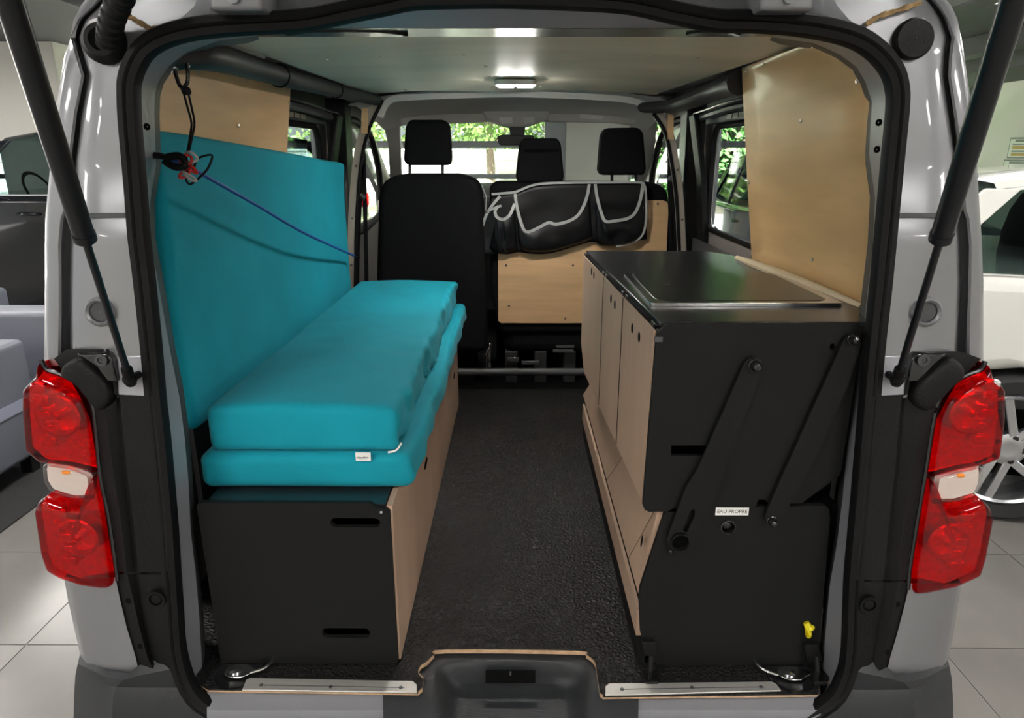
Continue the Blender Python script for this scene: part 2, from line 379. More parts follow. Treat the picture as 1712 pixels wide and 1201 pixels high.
# outside
b = MB(); b.box((-40,11.3,-.75),(45,60,-.62)); obj('outdoor_paving', b, M['pave'], kind='structure', label='sunlit pale paving outside the windows', cat='paving')
b = MB(); b.box((-30,20.9,-.62),(45,22.4,-.5)); obj('lawn', b, M['grass'], kind='stuff', label='strip of lawn along the white garden wall', cat='grass')
zt = zrow(252, 23); b = MB(); b.box((-40,23,-.62),(7,23.3,zt)); b.box((-40,22.95,zt),(7,23.35,zt+.05)); b.box((-40,22.97,zrow(271,23)),(7,23.0,zrow(268.5,23)))
obj('garden_wall', b, [M['render']], label='low white rendered wall across the road outside', cat='wall', kind='structure')
def tree(name, label, x, y, h, cr, n, leafm, seed, trunk_r=.16, group=None, cz=None):
    rnd = random.Random(seed); t = thing(name, label, 'tree', (x,y,-.62), group)
    mb = MB(); top = -.62 + h*.5
    mb.tube([(x,y,-.62),(x+.05,y,-.62+h*.2),(x-.06,y,top)], [trunk_r*1.25,trunk_r,trunk_r*.7], 10)
    for k in range(6):
        a = 2*math.pi*k/6 + rnd.random(); l = cr*(.5+.3*rnd.random())
        z0 = -.62 + h*(.28+.035*k)
        mb.tube([(x,y,z0),(x+l*.4*math.cos(a),y+l*.4*math.sin(a),z0+h*.12),(x+l*math.cos(a),y+l*math.sin(a),z0+h*.22)], [trunk_r*.5,trunk_r*.32,trunk_r*.12], 6)
    obj('trunk', mb, M['bark'], t, smooth=True)
    mb = MB(); zc = cz if cz else -.62 + h*.66
    for k in range(n):
        while True:
            p = Vector((rnd.uniform(-1,1), rnd.uniform(-1,1), rnd.uniform(-1,1)))
            if p.length < 1 and noise.noise(p*2.6+Vector((seed,0,0))) > -.12: break
        q = Vector((x + p.x*cr, y + p.y*cr, zc + p.z*h*.40)); s = rnd.uniform(.08,.16)
        a = Vector((rnd.uniform(-1,1),rnd.uniform(-1,1),rnd.uniform(-1,1))).normalized(); b2 = a.orthogonal().normalized()*s*.5; a = a*s
        mb.add([q-a, q+b2, q+a, q-b2], [(0,1,2,3)])
    obj('foliage', mb, leafm, t, kind='stuff')
tx = xcol(818, 280, 20)
tree('street_tree', 'slim leafy street tree seen through the middle of the windscreen', tx, 20, 6.2, 2.3, 5200, M['leaf'], 3, .12, cz=3.6)
tree('street_tree', 'broad leafy tree seen left of the driver headrest', -5.6, 25.5, 7, 3.2, 5200, M['leaf'], 5, .2, cz=3.4)
tree('street_tree', 'leafy tree seen above the interior mirror', 1.2, 26, 6.5, 2.8, 5200, M['leaf'], 9, .2, cz=3.2)
tree('street_tree', 'leafy tree seen at the far left showroom window', -14, 27, 7, 3.2, 5000, M['leaf'], 11, .2, cz=3.0)
def hedge(name, label, x0, x1, y0, y1, z1, n, seed):
    rnd = random.Random(seed); mb = MB()
    t = thing(name, label, 'hedge', ((x0+x1)/2,(y0+y1)/2,-.62))
    mb.box((x0+.2,y0+.2,-.62),(x1-.2,y1-.2,z1-.3)); obj('branches', mb, M['bark'], t)
    mb = MB()
    for k in range(n):
        q = Vector((rnd.uniform(x0,x1), y0 + abs(rnd.gauss(0,.18)), rnd.uniform(-.6,z1)))
        s = rnd.uniform(.06,.12); a = Vector((rnd.uniform(-1,1),rnd.uniform(-.6,.6),rnd.uniform(-1,1))).normalized(); b2 = a.orthogonal().normalized()*s*.5; a = a*s
        mb.add([q-a, q+b2, q+a, q-b2], [(0,1,2,3)])
    obj('foliage', mb, M['leaf2'], t, kind='stuff')
hedge('tall_hedge', 'tall green hedge seen through the right front door window', 1.9, 12, 14.5, 16, 4.2, 15000, 21)
# posters on the right wall
def poster(y0, y1, z0, z1, label):
    t = thing('price_poster', label, 'poster', (6.79,(y0+y1)/2,z0), 'price posters on the wall')
    mb = MB(); mb.box((6.775,y0,z0),(6.8,y1,z1)); obj('frame', mb, M['postg'], t)
    mb = MB(); mb.box((6.77,y0+.02,z0+.02),(6.776,y1-.02,z1-.02)); obj('sheet', mb, M['postw'], t)
    h = z1 - z0; mb = MB()
    mb.box((6.766,y0+.06,z1-.22*h),(6.7705,y1-.12,z1-.10*h)); obj('heading_block', mb, M['postg'], t)
    for a, b_, mm in ((.30,.36,'postg'),(.40,.56,'posto'),(.62,.70,'postg'),(.74,.88,'posto')):
        mb = MB(); mb.box((6.766,y0+.06,z1-b_*h),(6.7705,y1-.08,z1-a*h)); obj('print_band', mb, M[mm], t)
pY = atX(1700,250,6.78).y
poster(pY-.75, pY+.16, atX(1700,265,6.78).z, atX(1700,230,6.78).z, 'upper of the two framed price posters on the wall')
poster(pY-.75, pY+.2, atX(1700,300,6.78).z, atX(1700,267,6.78).z, 'lower of the two framed price posters on the wall')
# ================================================================== CARS
def wheel(parent, c, ax, r=.34, rim=.25, w=.22, name='wheel', m_='alloy', spokes=5):
    c = Vector(c); ax = Vector(ax).normalized(); mb = MB()
    h = w/2; mb.lathe(c, ax, [(rim*.99,-h*.9),(r*.95,-h),(r,-h*.75),(r,h*.75),(r*.95,h),(rim*1.02,h*.93),(rim*.99,h*.8),(rim*.97,-h*.9)], 36)
    o = obj(name, mb, M['tyre'], parent, smooth=True)
    mb = MB(); mb.lathe(c, ax, [(rim*1.0,h*.86),(rim*.965,h*.97),(rim*.92,h*.9),(rim*.90,h*.2),(rim*.9,-h*.8)], 36); obj('rim', mb, M[m_], o, smooth=True)
    mb = MB(); mb.lathe(c, ax, [(rim*.9,-h*.4),(.001,-h*.4)], 30); obj('brake_disc', mb, M['darkmetal'], o)
    u = ax.orthogonal().normalized(); u = (Vector((0,0,1)) - ax*ax.z).normalized(); v = ax.cross(u)
    for k in range(spokes):
        mb = MB(); a = 2*math.pi*(k+.25)/spokes
        d = u*math.cos(a)+v*math.sin(a); s = ax.cross(d)
        for sg in (-1, 1):
            p = [c+d*rim*.16+s*.012*sg*1, c+d*rim*.16+s*.05*sg, c+d*rim*.95+s*.055*sg, c+d*rim*.95+s*.016*sg]
            mb.hexa([q+ax*h*.45 for q in p]+[p[0]+ax*h*.78,p[1]+ax*h*.72,p[2]+ax*h*.84,p[3]+ax*h*.88])
        obj('spoke', mb, M[m_], o, bevel=.005)
    mb = MB(); mb.lathe(c, ax, [(.075,h*.4),(.075,h*.74),(.05,h*.82),(.03,h*.80),(.001,h*.80)], 20); obj('hub', mb, M[m_], o, smooth=True)
    for k in range(5):
        a = 2*math.pi*(k+.75)/5; d = u*math.cos(a)+v*math.sin(a); mb = MB(); mb.lathe(c+d*.058+ax*h*.70, ax, [(.013,0),(.013,.012),(.001,.012)], 8); obj('lug_nut', mb, M['gloss_black'], o)
    return o
def car(name, label, paint, loc, rz, L=4.4, W=1.8, H=1.55, ws=2.05, rim=.24, r=.34, belt=.98, gl='glass_d'):
    """generic five-door car; local +x is forward, origin on the ground under its middle"""
    t = thing(name, label, 'car', (0,0,-.58)); ORG[t.name] = (Vector((0,0,-.58)), Matrix.Identity(3))
    z0 = -.58; hw = W/2; fx, rx = L/2-.88, -L/2+.78
    prof = [(-L/2+.02,.45),(-L/2,.62),(-L/2+.05,belt-.05),(-L/2+.16,belt+.03)]
    prof += [(L/2-1.35,belt+.02),(L/2-.9,belt-.06),(L/2-.3,belt-.2),(L/2-.05,belt-.32),(L/2,.5),(L/2-.04,.28)]
    def arch(x): return [(x+(r+.05)*math.cos(a), r-.02+(r+.05)*math.sin(a)) for a in [math.pi*k/10 for k in range(11)]]
    poly = prof + [(fx+r+.06,.22)] + arch(fx) + [(fx-r-.06,.2),(rx+r+.06,.2)] + arch(rx) + [(rx-r-.06,.24)]
    mb = MB(); mb.plate([(x,-hw,z0+z) for x, z in poly], [], (0,W,0)); obj('body', mb, paint, t, bevel=.07, seg=4)
    mb = MB(); mb.box((-L/2+.1,-hw+.12,z0+.18),(L/2-.1,hw-.12,z0+.5)); obj('underbody', mb, M['hole'], t)
    # greenhouse
    bot = [(-L/2+.22,belt+.01),(L/2-1.30,belt+.01)]; tp = [(-L/2+.62,H-.06),(-L/2+1.1,H),(.2,H),(L/2-ws,H-.07)]
    inset = .17; rows = []
    out = [(-L/2+.2,belt)]+tp+[(L/2-1.25,belt)]
    def ww(z): return hw - .05 - inset*(z-belt)/(H-belt)
    mb = MB(); mb.grid([[(x,-ww(z)+.02,z0+z),(x,ww(z)-.02,z0+z)] for x, z in out]); 
    mb.add([(x,-ww(z)+.02,z0+z) for x, z in out], [list(range(len(out)))]); mb.add([(x,ww(z)-.02,z0+z) for x, z in out], [list(range(len(out)))])
    obj('glazing', mb, M[gl], t)
    mb = MB(); rp = [(-L/2+.60,H-.065)] + tp[1:3] + [(L/2-ws+.03,H-.07)]
    mb.grid([[(x,-ww(z)+.0,z0+z-.01),(x,-ww(z)*.9,z0+z+.025),(x,0,z0+z+.04),(x,ww(z)*.9,z0+z+.025),(x,ww(z)-.0,z0+z-.01)] for x, z in rp]); obj('roof', mb, paint, t, smooth=True)
    for s in (-1,1):
        for (xa_, za_, xb_, zb_, wd) in ((L/2-1.3,belt,L/2-ws,H-.07,.05), (-.15,belt,-.2,H,.045), (-L/2+.95,belt,-L/2+1.0,H-.02,.06), (-L/2+.25,belt,-L/2+.62,H-.06,.07)):
            mb = MB(); mb.hexa([(xa_-wd,s*(ww(za_)-.03),z0+za_),(xa_+wd,s*(ww(za_)-.03),z0+za_),(xa_+wd,s*ww(za_),z0+za_),(xa_-wd,s*ww(za_),z0+za_),
                (xb_-wd,s*(ww(zb_)-.03),z0+zb_),(xb_+wd,s*(ww(zb_)-.03),z0+zb_),(xb_+wd,s*ww(zb_),z0+zb_),(xb_-wd,s*ww(zb_),z0+zb_)]); obj('pillar', mb, paint if wd != .045 else M['gloss_black'], t, bevel=.008)
        mb = MB(); mb.sweep([(-L/2+.35,s*(hw-.045),z0+belt+.012),(L/2-1.3,s*(hw-.045),z0+belt+.012)], [(-.012,-.012),(.012,-.012),(.012,.012),(-.012,.012)]); obj('window_trim', mb, M['chrome'], t)
        mb = MB(); mb.ball((L/2-1.62,s*(hw+.09),z0+belt+.1), .1, (.7,1.1,.75)); obj('wing_mirror', mb, paint, t, smooth=True)
        for xs in (.42,-.62):
            mb = MB(); mb.tube([(xs,s*(hw+.0),z0+belt-.14),(xs-.05,s*(hw+.028),z0+belt-.14),(xs-.15,s*(hw+.028),z0+belt-.14),(xs-.2,s*hw,z0+belt-.14)], .014, 8); obj('door_handle', mb, paint, t, smooth=True)
        for xs in (.62,-.42):
            mb = MB(); mb.ball((xs-.55,s*.4,z0+belt+.02), .3, (.3,.75,1.05)); obj('car_seat', mb, M['seat'], t, smooth=True)
        mb = MB(); mb.ball((L/2-.14,s*(hw-.24),z0+belt-.3), .16, (.7,1.1,.5)); obj('headlight', mb, M['lampin'], t, smooth=True)
        mb = MB(); mb.ball((-L/2+.05,s*(hw-.2),z0+belt-.12), .14, (.45,1.2,.7)); obj('rear_light', mb, M['redlens'], t, smooth=True)
    mb = MB(); mb.lathe((L/2-1.75,.38,z0+belt+.03), (-.9,0,.4), [(.17,0),(.19,.012),(.17,.024),(.155,.012),(.17,0)], 20); obj('steering_wheel', mb, M['rubber'], t, smooth=True)
    for x in (fx, rx):
        for s in (-1,1): wheel(t, (x,s*(hw-.10),z0+r), (0,s,0), r, rim)
    t.location = (loc[0], loc[1], 0); t.rotation_euler = (0,0,rz)
    return t
# white hatchback: rear wheel at the right image edge
rzw = R(-16); Lw = 4.2; lx, ly = -Lw/2+.78, -.80
hubp = (2.25, 2.95)
car('hatchback_car', 'white hatchback with alloy wheels beside the right tail light', M['carwhite'], (hubp[0]-(lx*math.cos(rzw)-ly*math.sin(rzw)), hubp[1]-(lx*math.sin(rzw)+ly*math.cos(rzw))), rzw, Lw, 1.8, 1.54, rim=.265, r=.345, belt=1.10)
car('estate_car', 'shiny black car behind the grey armchairs on the left', M['carblack'], (-3.9,6.95), R(180), 4.6, 1.8, 1.80, ws=1.75, belt=1.26)
car('estate_car', 'dark navy car seen through the right sliding door window', M['carnavy'], (3.42,7.35), R(-90), 4.5, 1.8, 1.62, belt=1.02, gl='glass_k')
car('estate_car', 'dark blue car far left behind the column', M['carnavy'], (-9.4,9.3), R(170), 4.4, 1.8, 1.6)
# ================================================================== ARMCHAIRS
def armchair(label, x, y, rz, lift=.71):
    t = thing('armchair', label, 'armchair', (0,0,-.58), 'grey showroom armchairs'); z0 = -.58
    def bx(n_, a, b_, m_, r=.03): return obj(n_, soft_box(a, b_, r, (3,3,3)), m_, t, smooth=True)
    for s in (-1,1): bx('armrest', (s*.36-.09,-.40,z0+.08), (s*.36+.09,.42,z0+.60), M['sofa'])
    bx('backrest', (-.45,.24,z0+.10), (.45,.46,z0+lift), M['sofa'])
    bx('seat_base', (-.27,-.40,z0+.08), (.27,.24,z0+.28), M['sofa'])
    bx('seat_cushion', (-.265,-.42,z0+.28), (.265,.235,z0+.43), M['sofa_l'], .045)
    for s in (-1,1):
        for q in (-.36,.40):
            mb = MB(); mb.box((s*.38-.03,q-.03,z0),(s*.38+.03,q+.03,z0+.085)); obj('foot', mb, M['gloss_black'], t)
    mb = MB(); mb.box((-.452,.461,z0+.36),(.452,.466,z0+.42)); obj('back_stripe', mb, M['sofa_l'], t)
    t.location = (x, y, .008); t.rotation_euler = (0,0,rz); return t
a0 = armchair('nearest grey armchair, its striped back turned to the van', -2.98, 2.95, R(-90))
armchair('middle grey armchair on the black rug', -3.95, 4.2, R(-90), .74)
armchair('grey armchair in the row nearest the black car', -2.80, 4.05, R(180), .80)
mb = MB(); mb.box((-5.5,2.45,-.58),(-2.30,4.7,-.572)); obj('rug', mb, M['rug'], label='black rug under the grey armchairs', cat='rug')
# ================================================================== THE VAN
van = thing('camper_van', 'silver camper van with its tailgate open, seen from behind', 'van', (0,3.2,-.58))
def V(name, mb, m, **k): return obj(name, mb, M[m] if isinstance(m, str) else m, van, **k)
# --- traced rows: y -> (outer silhouette, gutter centre, seal)
LROW = [(-60,172,215,340),(-20,150,188,335),(10,130,165,325),(33,118,140,300),(63,113,128,252),(93,103,136,224),(127,97,146,212),(187,88,134,212),(266,80,124,218),(352,72,116,226),(366,71,115,228),(410,70,111,232),(470,70,111,238),(530,69.5,111,245),(590,69,111,250),(612,69,111,253)]
RROW = [(-60,1540,1500,1380),(-20,1570,1535,1385),(10,1596,1562,1400),(33,1606,1576,1420),(63,1612,1586,1462),(93,1617,1582,1490),(127,1622,1580,1503),(187,1630,1589,1504),(266,1638,1600,1496),(352,1643,1606,1487),(366,1644,1607,1485),(410,1647,1611,1481),(470,1649,1611,1474),(530,1649,1609,1467),(590,1649,1607,1460),(612,1649,1607,1457)]
for side, rows_ in ((-1, LROW), (1, RROW)):
    rows = []
    for (y, o_, g, s_) in rows_:
        hw_ = 5 if y < 366 else 9
        if 460 < y < 540: hw_ = 8
        d = 1 if s_ > o_ else -1
        e = lambda px, off: tail(px, y, off)
        po = tail(o_, y, .05)
        step = 0 if y < 360 else -.012
        rows.append([po + Vector((side*.06, 1.0, -.0)), po + Vector((side*.022,.10,0)), po + Vector((side*.004,.02,0)), e(o_+d*5, .018), e(o_+d*13, .006), e(g-d*(hw_+5), .004), e(g-d*hw_, .008), e(g-d*(hw_-3), .040), e(g+d*(hw_-3), .040),
                     e(g+d*hw_, .006), e(g+d*(hw_+5), .0+step*.5), e(g*.5+s_*.5, step), e(s_-d*28, step), e(s_, step)])
    mb = MB(); mb.grid(rows); p = V('rear_pillar', mb, 'silver', smooth=True, ang=50)
    bx_ = [(160,62),(1527,65)][side > 0]
    # plug, dimples and bolts
    if side > 0:
        c = tail(bx_[0], bx_[1], -.006); mb = MB(); mb.lathe(c, (0,-1,.05), [(.032,-.01),(.032,.004),(.029,.008),(.001,.009)], 28); obj('rubber_plug', mb, M['plastic'], p, smooth=True)
    dc = tail(167 if side < 0 else 1549, 522, -.016)
    mb = MB(); mb.lathe(dc, (0,-1,0), [(.027,-.012),(.026,.004),(.022,.007),(.018,.003)], 24); obj('dimple_ring', mb, M['silver'], p, smooth=True)
    mb = MB(); mb.lathe(dc, (0,-1,0), [(.018,.003),(.017,.0),(.001,0)], 20); obj('grey_plug', mb, M['darkmetal'], p, smooth=True)
    # step below the face and the strut mount
    xs = [(143,228),(1496,1590)][side > 0]
    mb = MB(); q = [tail(xs[0],356,-.004), tail(xs[1],356,-.004), tail(xs[1],364,-.014), tail(xs[0],364,-.014)]; mb.add(q, [(0,1,2,3)]); obj('pressed_step', mb, M['silver'], p)
    xs = [(193,248),(1462,1520)][side > 0]
    mb = MB(); q = [tail(xs[0],592,-.013), tail(xs[1],592,-.013), tail(xs[1],668,-.02), tail(xs[0],668,-.02)]; mb.prism(q, (0,.05,0)); obj('strut_mount', mb, M['silver_in'], p, bevel=.006)
# --- header above the opening (outer), hinges
top_out = [(262,56),(290,46),(335,36),(400,38),(505,33),(575,20),(645,3),(690,-5),(780,-8),(862,-9),(990,-5),(1060,4),(1130,20),(1200,33),(1280,34),(1310,37),(1390,42),(1425,48),(1462,66)]
mb = MB(); mb.grid([[tail(x,y,.006) for x, y in top_out], [tail(x,y-30,.014) for x, y in top_out], [tail(x,-75,.05) for x, y in top_out]])
hd = V('rear_header', mb, 'silver', smooth=True)
for x in (405, 1305):
    mb = MB(); a = tail(x,12,-.03); mb.box((a.x-.042,a.y-.03,a.z-.010),(a.x+.042,a.y+.05,a.z+.10)); o = obj('tailgate_hinge', mb, M['silver'], van, bevel=.006)
    mb = MB(); mb.lathe(a+Vector((0,-.03,.008)), (0,-1,0), [(.010,0),(.010,.008),(.001,.009)], 12); obj('bolt', mb, M['silver_in'], o, smooth=True)
# rust-brown sealant smears at the upper corners
for pts in ([(212,26),(228,34),(252,48),(266,46)], [(1448,42),(1468,28),(1498,18),(1540,4)]):
    mb = MB(); mb.tube(smooth_path([tail(x,y,-.012) for x, y in pts], 5), [.003+.0025*((i*7)%5)/4 for i in range(16)], 6, cap=True); V('brown_sealant', mb, mat('brown_sealant_%d' % pts[0][0], (.34,.22,.10), .7, bump=.8, bs=80, var=.4, vs=60))
# --- rubber seal around the opening
outer = [(396,30),(316,37),(266,50),(233,70),(213,100),(201.5,127),(199,150),(200,200),(206.5,266),(211.5,333),(216.5,400),(224,467),(236,583),(243,660),(252,730),(259,800),(266,885),(271,955),(276,1025),(282,1095),(300,1158),(340,1200),(420,1228)]
inner = [(396,49),(333,56),(283,68),(247,88),(231,113),(225,140),(225,160),(227,200),(232,266),(238,333),(243,400),(252,467),(264,583),(270,660),(277,730),(283,800),(291,885),(295,955),(300,1025),(306,1095),(328,1151),(360,1176),(430,1196)]
outer_r = [(1240,24),(1310,26),(1380,33),(1436,45),(1478,70),(1506,105),(1518,140),(1519,168),(1517,205),(1512,255),(1505,330),(1498,410),(1490,487),(1481,575),(1472,662),(1464,750),(1457,830),(1449,910),(1443,980),(1438,1095),(1426,1152),(1400,1192),(1330,1226)]
inner_r = [(1240,44),(1310,49),(1380,61),(1436,80),(1467,105),(1486,133),(1490,160),(1490,180),(1487,205),(1482,255),(1475,330),(1467,410),(1460,487),(1450,575),(1443,662),(1436,750),(1429,830),(1422,910),(1416,980),(1412,1085),(1402,1126),(1378,1162),(1310,1192)]
topc = [(505,33),(575,19),(645,5),(690,-4),(780,-7),(862,-7),(990,-2),(1060,4),(1130,20),(1200,33)]
mid = [((a[0]+b[0])/2,(a[1]+b[1])/2) for a, b in zip(inner, outer)]; mid_r = [((a[0]+b[0])/2,(a[1]+b[1])/2) for a, b in zip(inner_r, outer_r)]
loop = mid[::-1] + topc + mid_r + [(1200,1216),(1000,1222),(862,1224),(700,1222),(540,1218)]
path = smooth_path([tail(x,y,-.012) for x, y in loop], 3, True)
prof = [(-.017,-.016),(.016,-.016),(.017,-.004),(.014,.006),(.004,.010),(.001,.006),(-.003,.010),(-.013,.008),(-.017,.0)]
mb = MB(); mb.sweep(path, prof, up=(0,-1,.05), closed=True); V('door_seal', mb, 'rubber', smooth=True, ang=45)
# --- inner jambs: seal edge -> inner edge -> deep
JL = [((396,49),(430,60),1.42),((333,56),(366,68),1.40),((283,68),(312,88),1.38),((247,88),(283,110),1.36),((231,113),(265,137),1.36),((225,140),(259,158),1.36),((226,187),(258,191),1.36),((232,266),(261,276),1.36),((238,333),(250,342),1.34),((243,400),(251,402),1.30),((252,467),(264,470),1.28),((264,583),(285,590),1.26),((270,660),(300,665),1.25),((277,730),(309,735),1.25),((283,800),(315,805),1.235),((291,885),(319,890),1.23),((295,955),(327,960),1.225),((300,1025),(333,1030),1.22),((306,1095),(337,1100),1.215),((328,1151),(339,1150),1.20)]
JR = [((1310,49),(1290,62),1.42),((1380,61),(1360,72),1.40),((1436,80),(1405,92),1.38),((1467,105),(1432,112),1.37),((1486,133),(1447,137),1.36),((1490,168),(1458,170),1.36),((1488,200),(1456,200),1.36),((1482,255),(1453,258),1.36),((1475,330),(1463,332),1.34),((1467,410),(1459,412),1.30),((1460,487),(1450,489),1.28),((1450,575),(1440,577),1.26),((1443,662),(1430,664),1.25),((1436,750),(1416,752),1.24),((1429,830),(1409,832),1.23),((1422,910),(1399,912),1.225),((1416,980),(1387,982),1.22),((1412,1060),(1380,1062),1.22),((1410,1095),(1377,1097),1.215),((1385,1155),(1375,1158),1.20)]
for side, J in ((-1,JL),(1,JR)):
    r1, r2 = [], []
    for a, b_, Yb in J:
        A = tail(*a, .0); B = atY(*b_, Yb); r1.append([A, A.lerp(B,.3)+Vector((side*.004,0,0)), B]); r2.append([B, B+Vector((side*.010,.04,0)), B + Vector((side*.05,.09,0))])
    mb = MB(); mb.grid(r1); j = V('door_jamb', mb, 'silver_in', smooth=True, ang=60)
    mb = MB(); mb.grid(r2); obj('inner_jamb_panel', mb, M['darkmetal'], j, smooth=True, ang=60)
    for (px, py) in ([(245,212),(277,602),(316,888),(333,985)] if side < 0 else [(1470,205),(1467,250),(1397,888),(1380,985)]):
        mb = MB(); c = atY(px, py, 1.255); mb.lathe(c, (-side,-.5,0), [(.006,0),(.006,.002),(.001,.002)], 10); obj('clip_hole', mb, M['hole'], j)
# inner header band and glossy strip below it
cols = [396,450,505,575,645,690,780,862,990,1060,1130,1200,1280,1310]; ylow = [49,46,43,31,14,6,3,3,8,14,31,43,46,49]
mb = MB(); mb.grid([[tail(x,y-3,.0) for x, y in zip(cols,ylow)], [atY(x,max(y,47),1.31) for x, y in zip(cols,ylow)]]); V('inner_header', mb, 'silver_in', smooth=True)
mb = MB(); mb.grid([[atY(x,47.5,1.31) for x in cols], [atY(x,51,1.36) for x in cols], [atY(x,61.5,1.48) for x in cols]]); hs = V('header_strip', mb, 'top', smooth=True)
for (x0, x1) in ((480,680),(1150,1235)):
    mb = MB(); mb.sweep(smooth_path([atY(x0,56,1.40),atY((x0*3+x1)/4,51,1.36),atY((x0+3*x1)/4,51,1.36),atY(x1,57,1.40)],5), [(-.004,-.004),(.004,-.004),(.004,.004),(-.004,.004)], up=(0,-1,0)); obj('pressed_rib', mb, M['gloss_black'], hs)
# --- tail lights
def lens_shell(pts, y_off, bulge, side):
    ps = [tail(x,y,y_off) for x, y in rpoly(pts,5,3)]; c = sum(ps, Vector())/len(ps); rows = []
    for k, (sc, dy) in enumerate(((1,.04),(1,.0),(.985,-.35*bulge),(.95,-.62*bulge),(.88,-.82*bulge),(.75,-.94*bulge),(.5,-bulge),(.2,-bulge))):
        rows.append([c + (p-c)*sc + Vector((0,dy,0)) for p in ps])
    mb = MB(); mb.grid(rows, cu=True); mb.add(rows[-1], [list(range(len(ps)))]); return mb, ps, c
UL = [(69,604),(76,620),(100,630),(126,646),(147,670),(156,712),(163,790),(156,786),(120,778),(72,772),(49,751),(44,690),(44,648),(58,634),(67,624)]
LL = [(82,826),(110,836),(154,838),(160,792),(165,796),(179,868),(193,969),(190,978),(180,981),(140,976),(105,964),(84,952),(74,924),(63,849),(68,836)]
CL = [(73,776),(118,782),(151,795),(155,832),(124,832),(86,820),(75,803)]
UR = [(1648,606),(1653,627),(1664,636),(1674,647),(1674,697),(1665,766),(1640,776),(1600,784),(1552,796),(1565,704),(1576,668),(1596,645),(1619,630),(1640,620)]
LR = [(1636,830),(1610,840),(1562,846),(1556,800),(1549,804),(1527,938),(1522,983),(1526,990),(1540,989),(1592,979),(1634,960),(1643,931),(1656,862),(1652,846)]
CR_ = [(1642,780),(1600,788),(1566,798),(1561,838),(1592,838),(1632,826),(1640,808)]
for side, (u_, l_, c_) in ((-1,(UL,LL,CL)),(1,(UR,LR,CR_))):
    allp = [tail(x,y,.035) for x, y in u_ + l_]
    mb, ps, c0 = lens_shell(u_, -.015, .022, side); tl = V('tail_light', mb, 'redlens', smooth=True, ang=50, label='%s red tail light with clear middle band' % ('left' if side < 0 else 'right'))
    mb, ps2, c2 = lens_shell(l_, -.012, .022, side); obj('lower_red_lens', mb, M['redlens'], tl, smooth=True, ang=50)
    mb, ps3, c3 = lens_shell(c_, -.018, .010, side); obj('clear_lens', mb, M['clearlens'], tl, smooth=True, ang=50)
    # housing with reflectors
    mb = MB()
    for P_ in (ps, ps2, ps3):
        cc = sum(P_, Vector())/len(P_); mb.prism([cc+(p-cc)*.98+Vector((0,.008,0)) for p in P_], (0,.09,0))
    obj('housing', mb, M['lampin'], tl)
    for cc, rr in ((c0,.042),(c2,.040)):
        mb = MB(); cc = cc + Vector((-side*.008,-.004,0)); mb.lathe(cc, (0,-1,0), [(rr,.010),(rr*.9,.012),(rr*.8,.0),(rr*.45,-.006),(rr*.2,-.006),(rr*.2,.010),(.001,.013)], 20); obj('reflector_bowl', mb, M['lampin'], tl, smooth=True)
        for k in range(-2,3):
            mb = MB(); q = cc + Vector((side*.008,0,k*.026)); mb.box((q.x+side*.018-.014,q.y-.010,q.z-.009),(q.x+side*.018+.014,q.y+.005,q.z+.009)); obj('prism_rib', mb, M['lampin'], tl, bevel=.003)
    mb = MB(); mb.prism([c3+(p-c3)*.86+Vector((0,.0,0)) for p in ps3], (0,.008,0)); obj('white_reflector', mb, M['lampin_w'], tl)
    mb = MB(); mb.ball(c3+Vector((side*-.006,-.006,.022)), .006, (1.5,.6,.7)); obj('amber_bulb', mb, M['amber'], tl, smooth=True)
    sx = 1 if side < 0 else -1
    rim = [(69,602),(78,618),(103,627),(130,642),(152,668),(160,712),(168,795),(183,868),(197,970)] if side < 0 else [(1647,604),(1640,618),(1617,627),(1592,642),(1571,666),(1560,704),(1545,800),(1522,938),(1518,985)]
    mb = MB(); mb.tube(smooth_path([tail(x,y,-.014) for x, y in rim],4), .0045, 8); obj('gasket', mb, M['gloss_black'], tl, smooth=True)
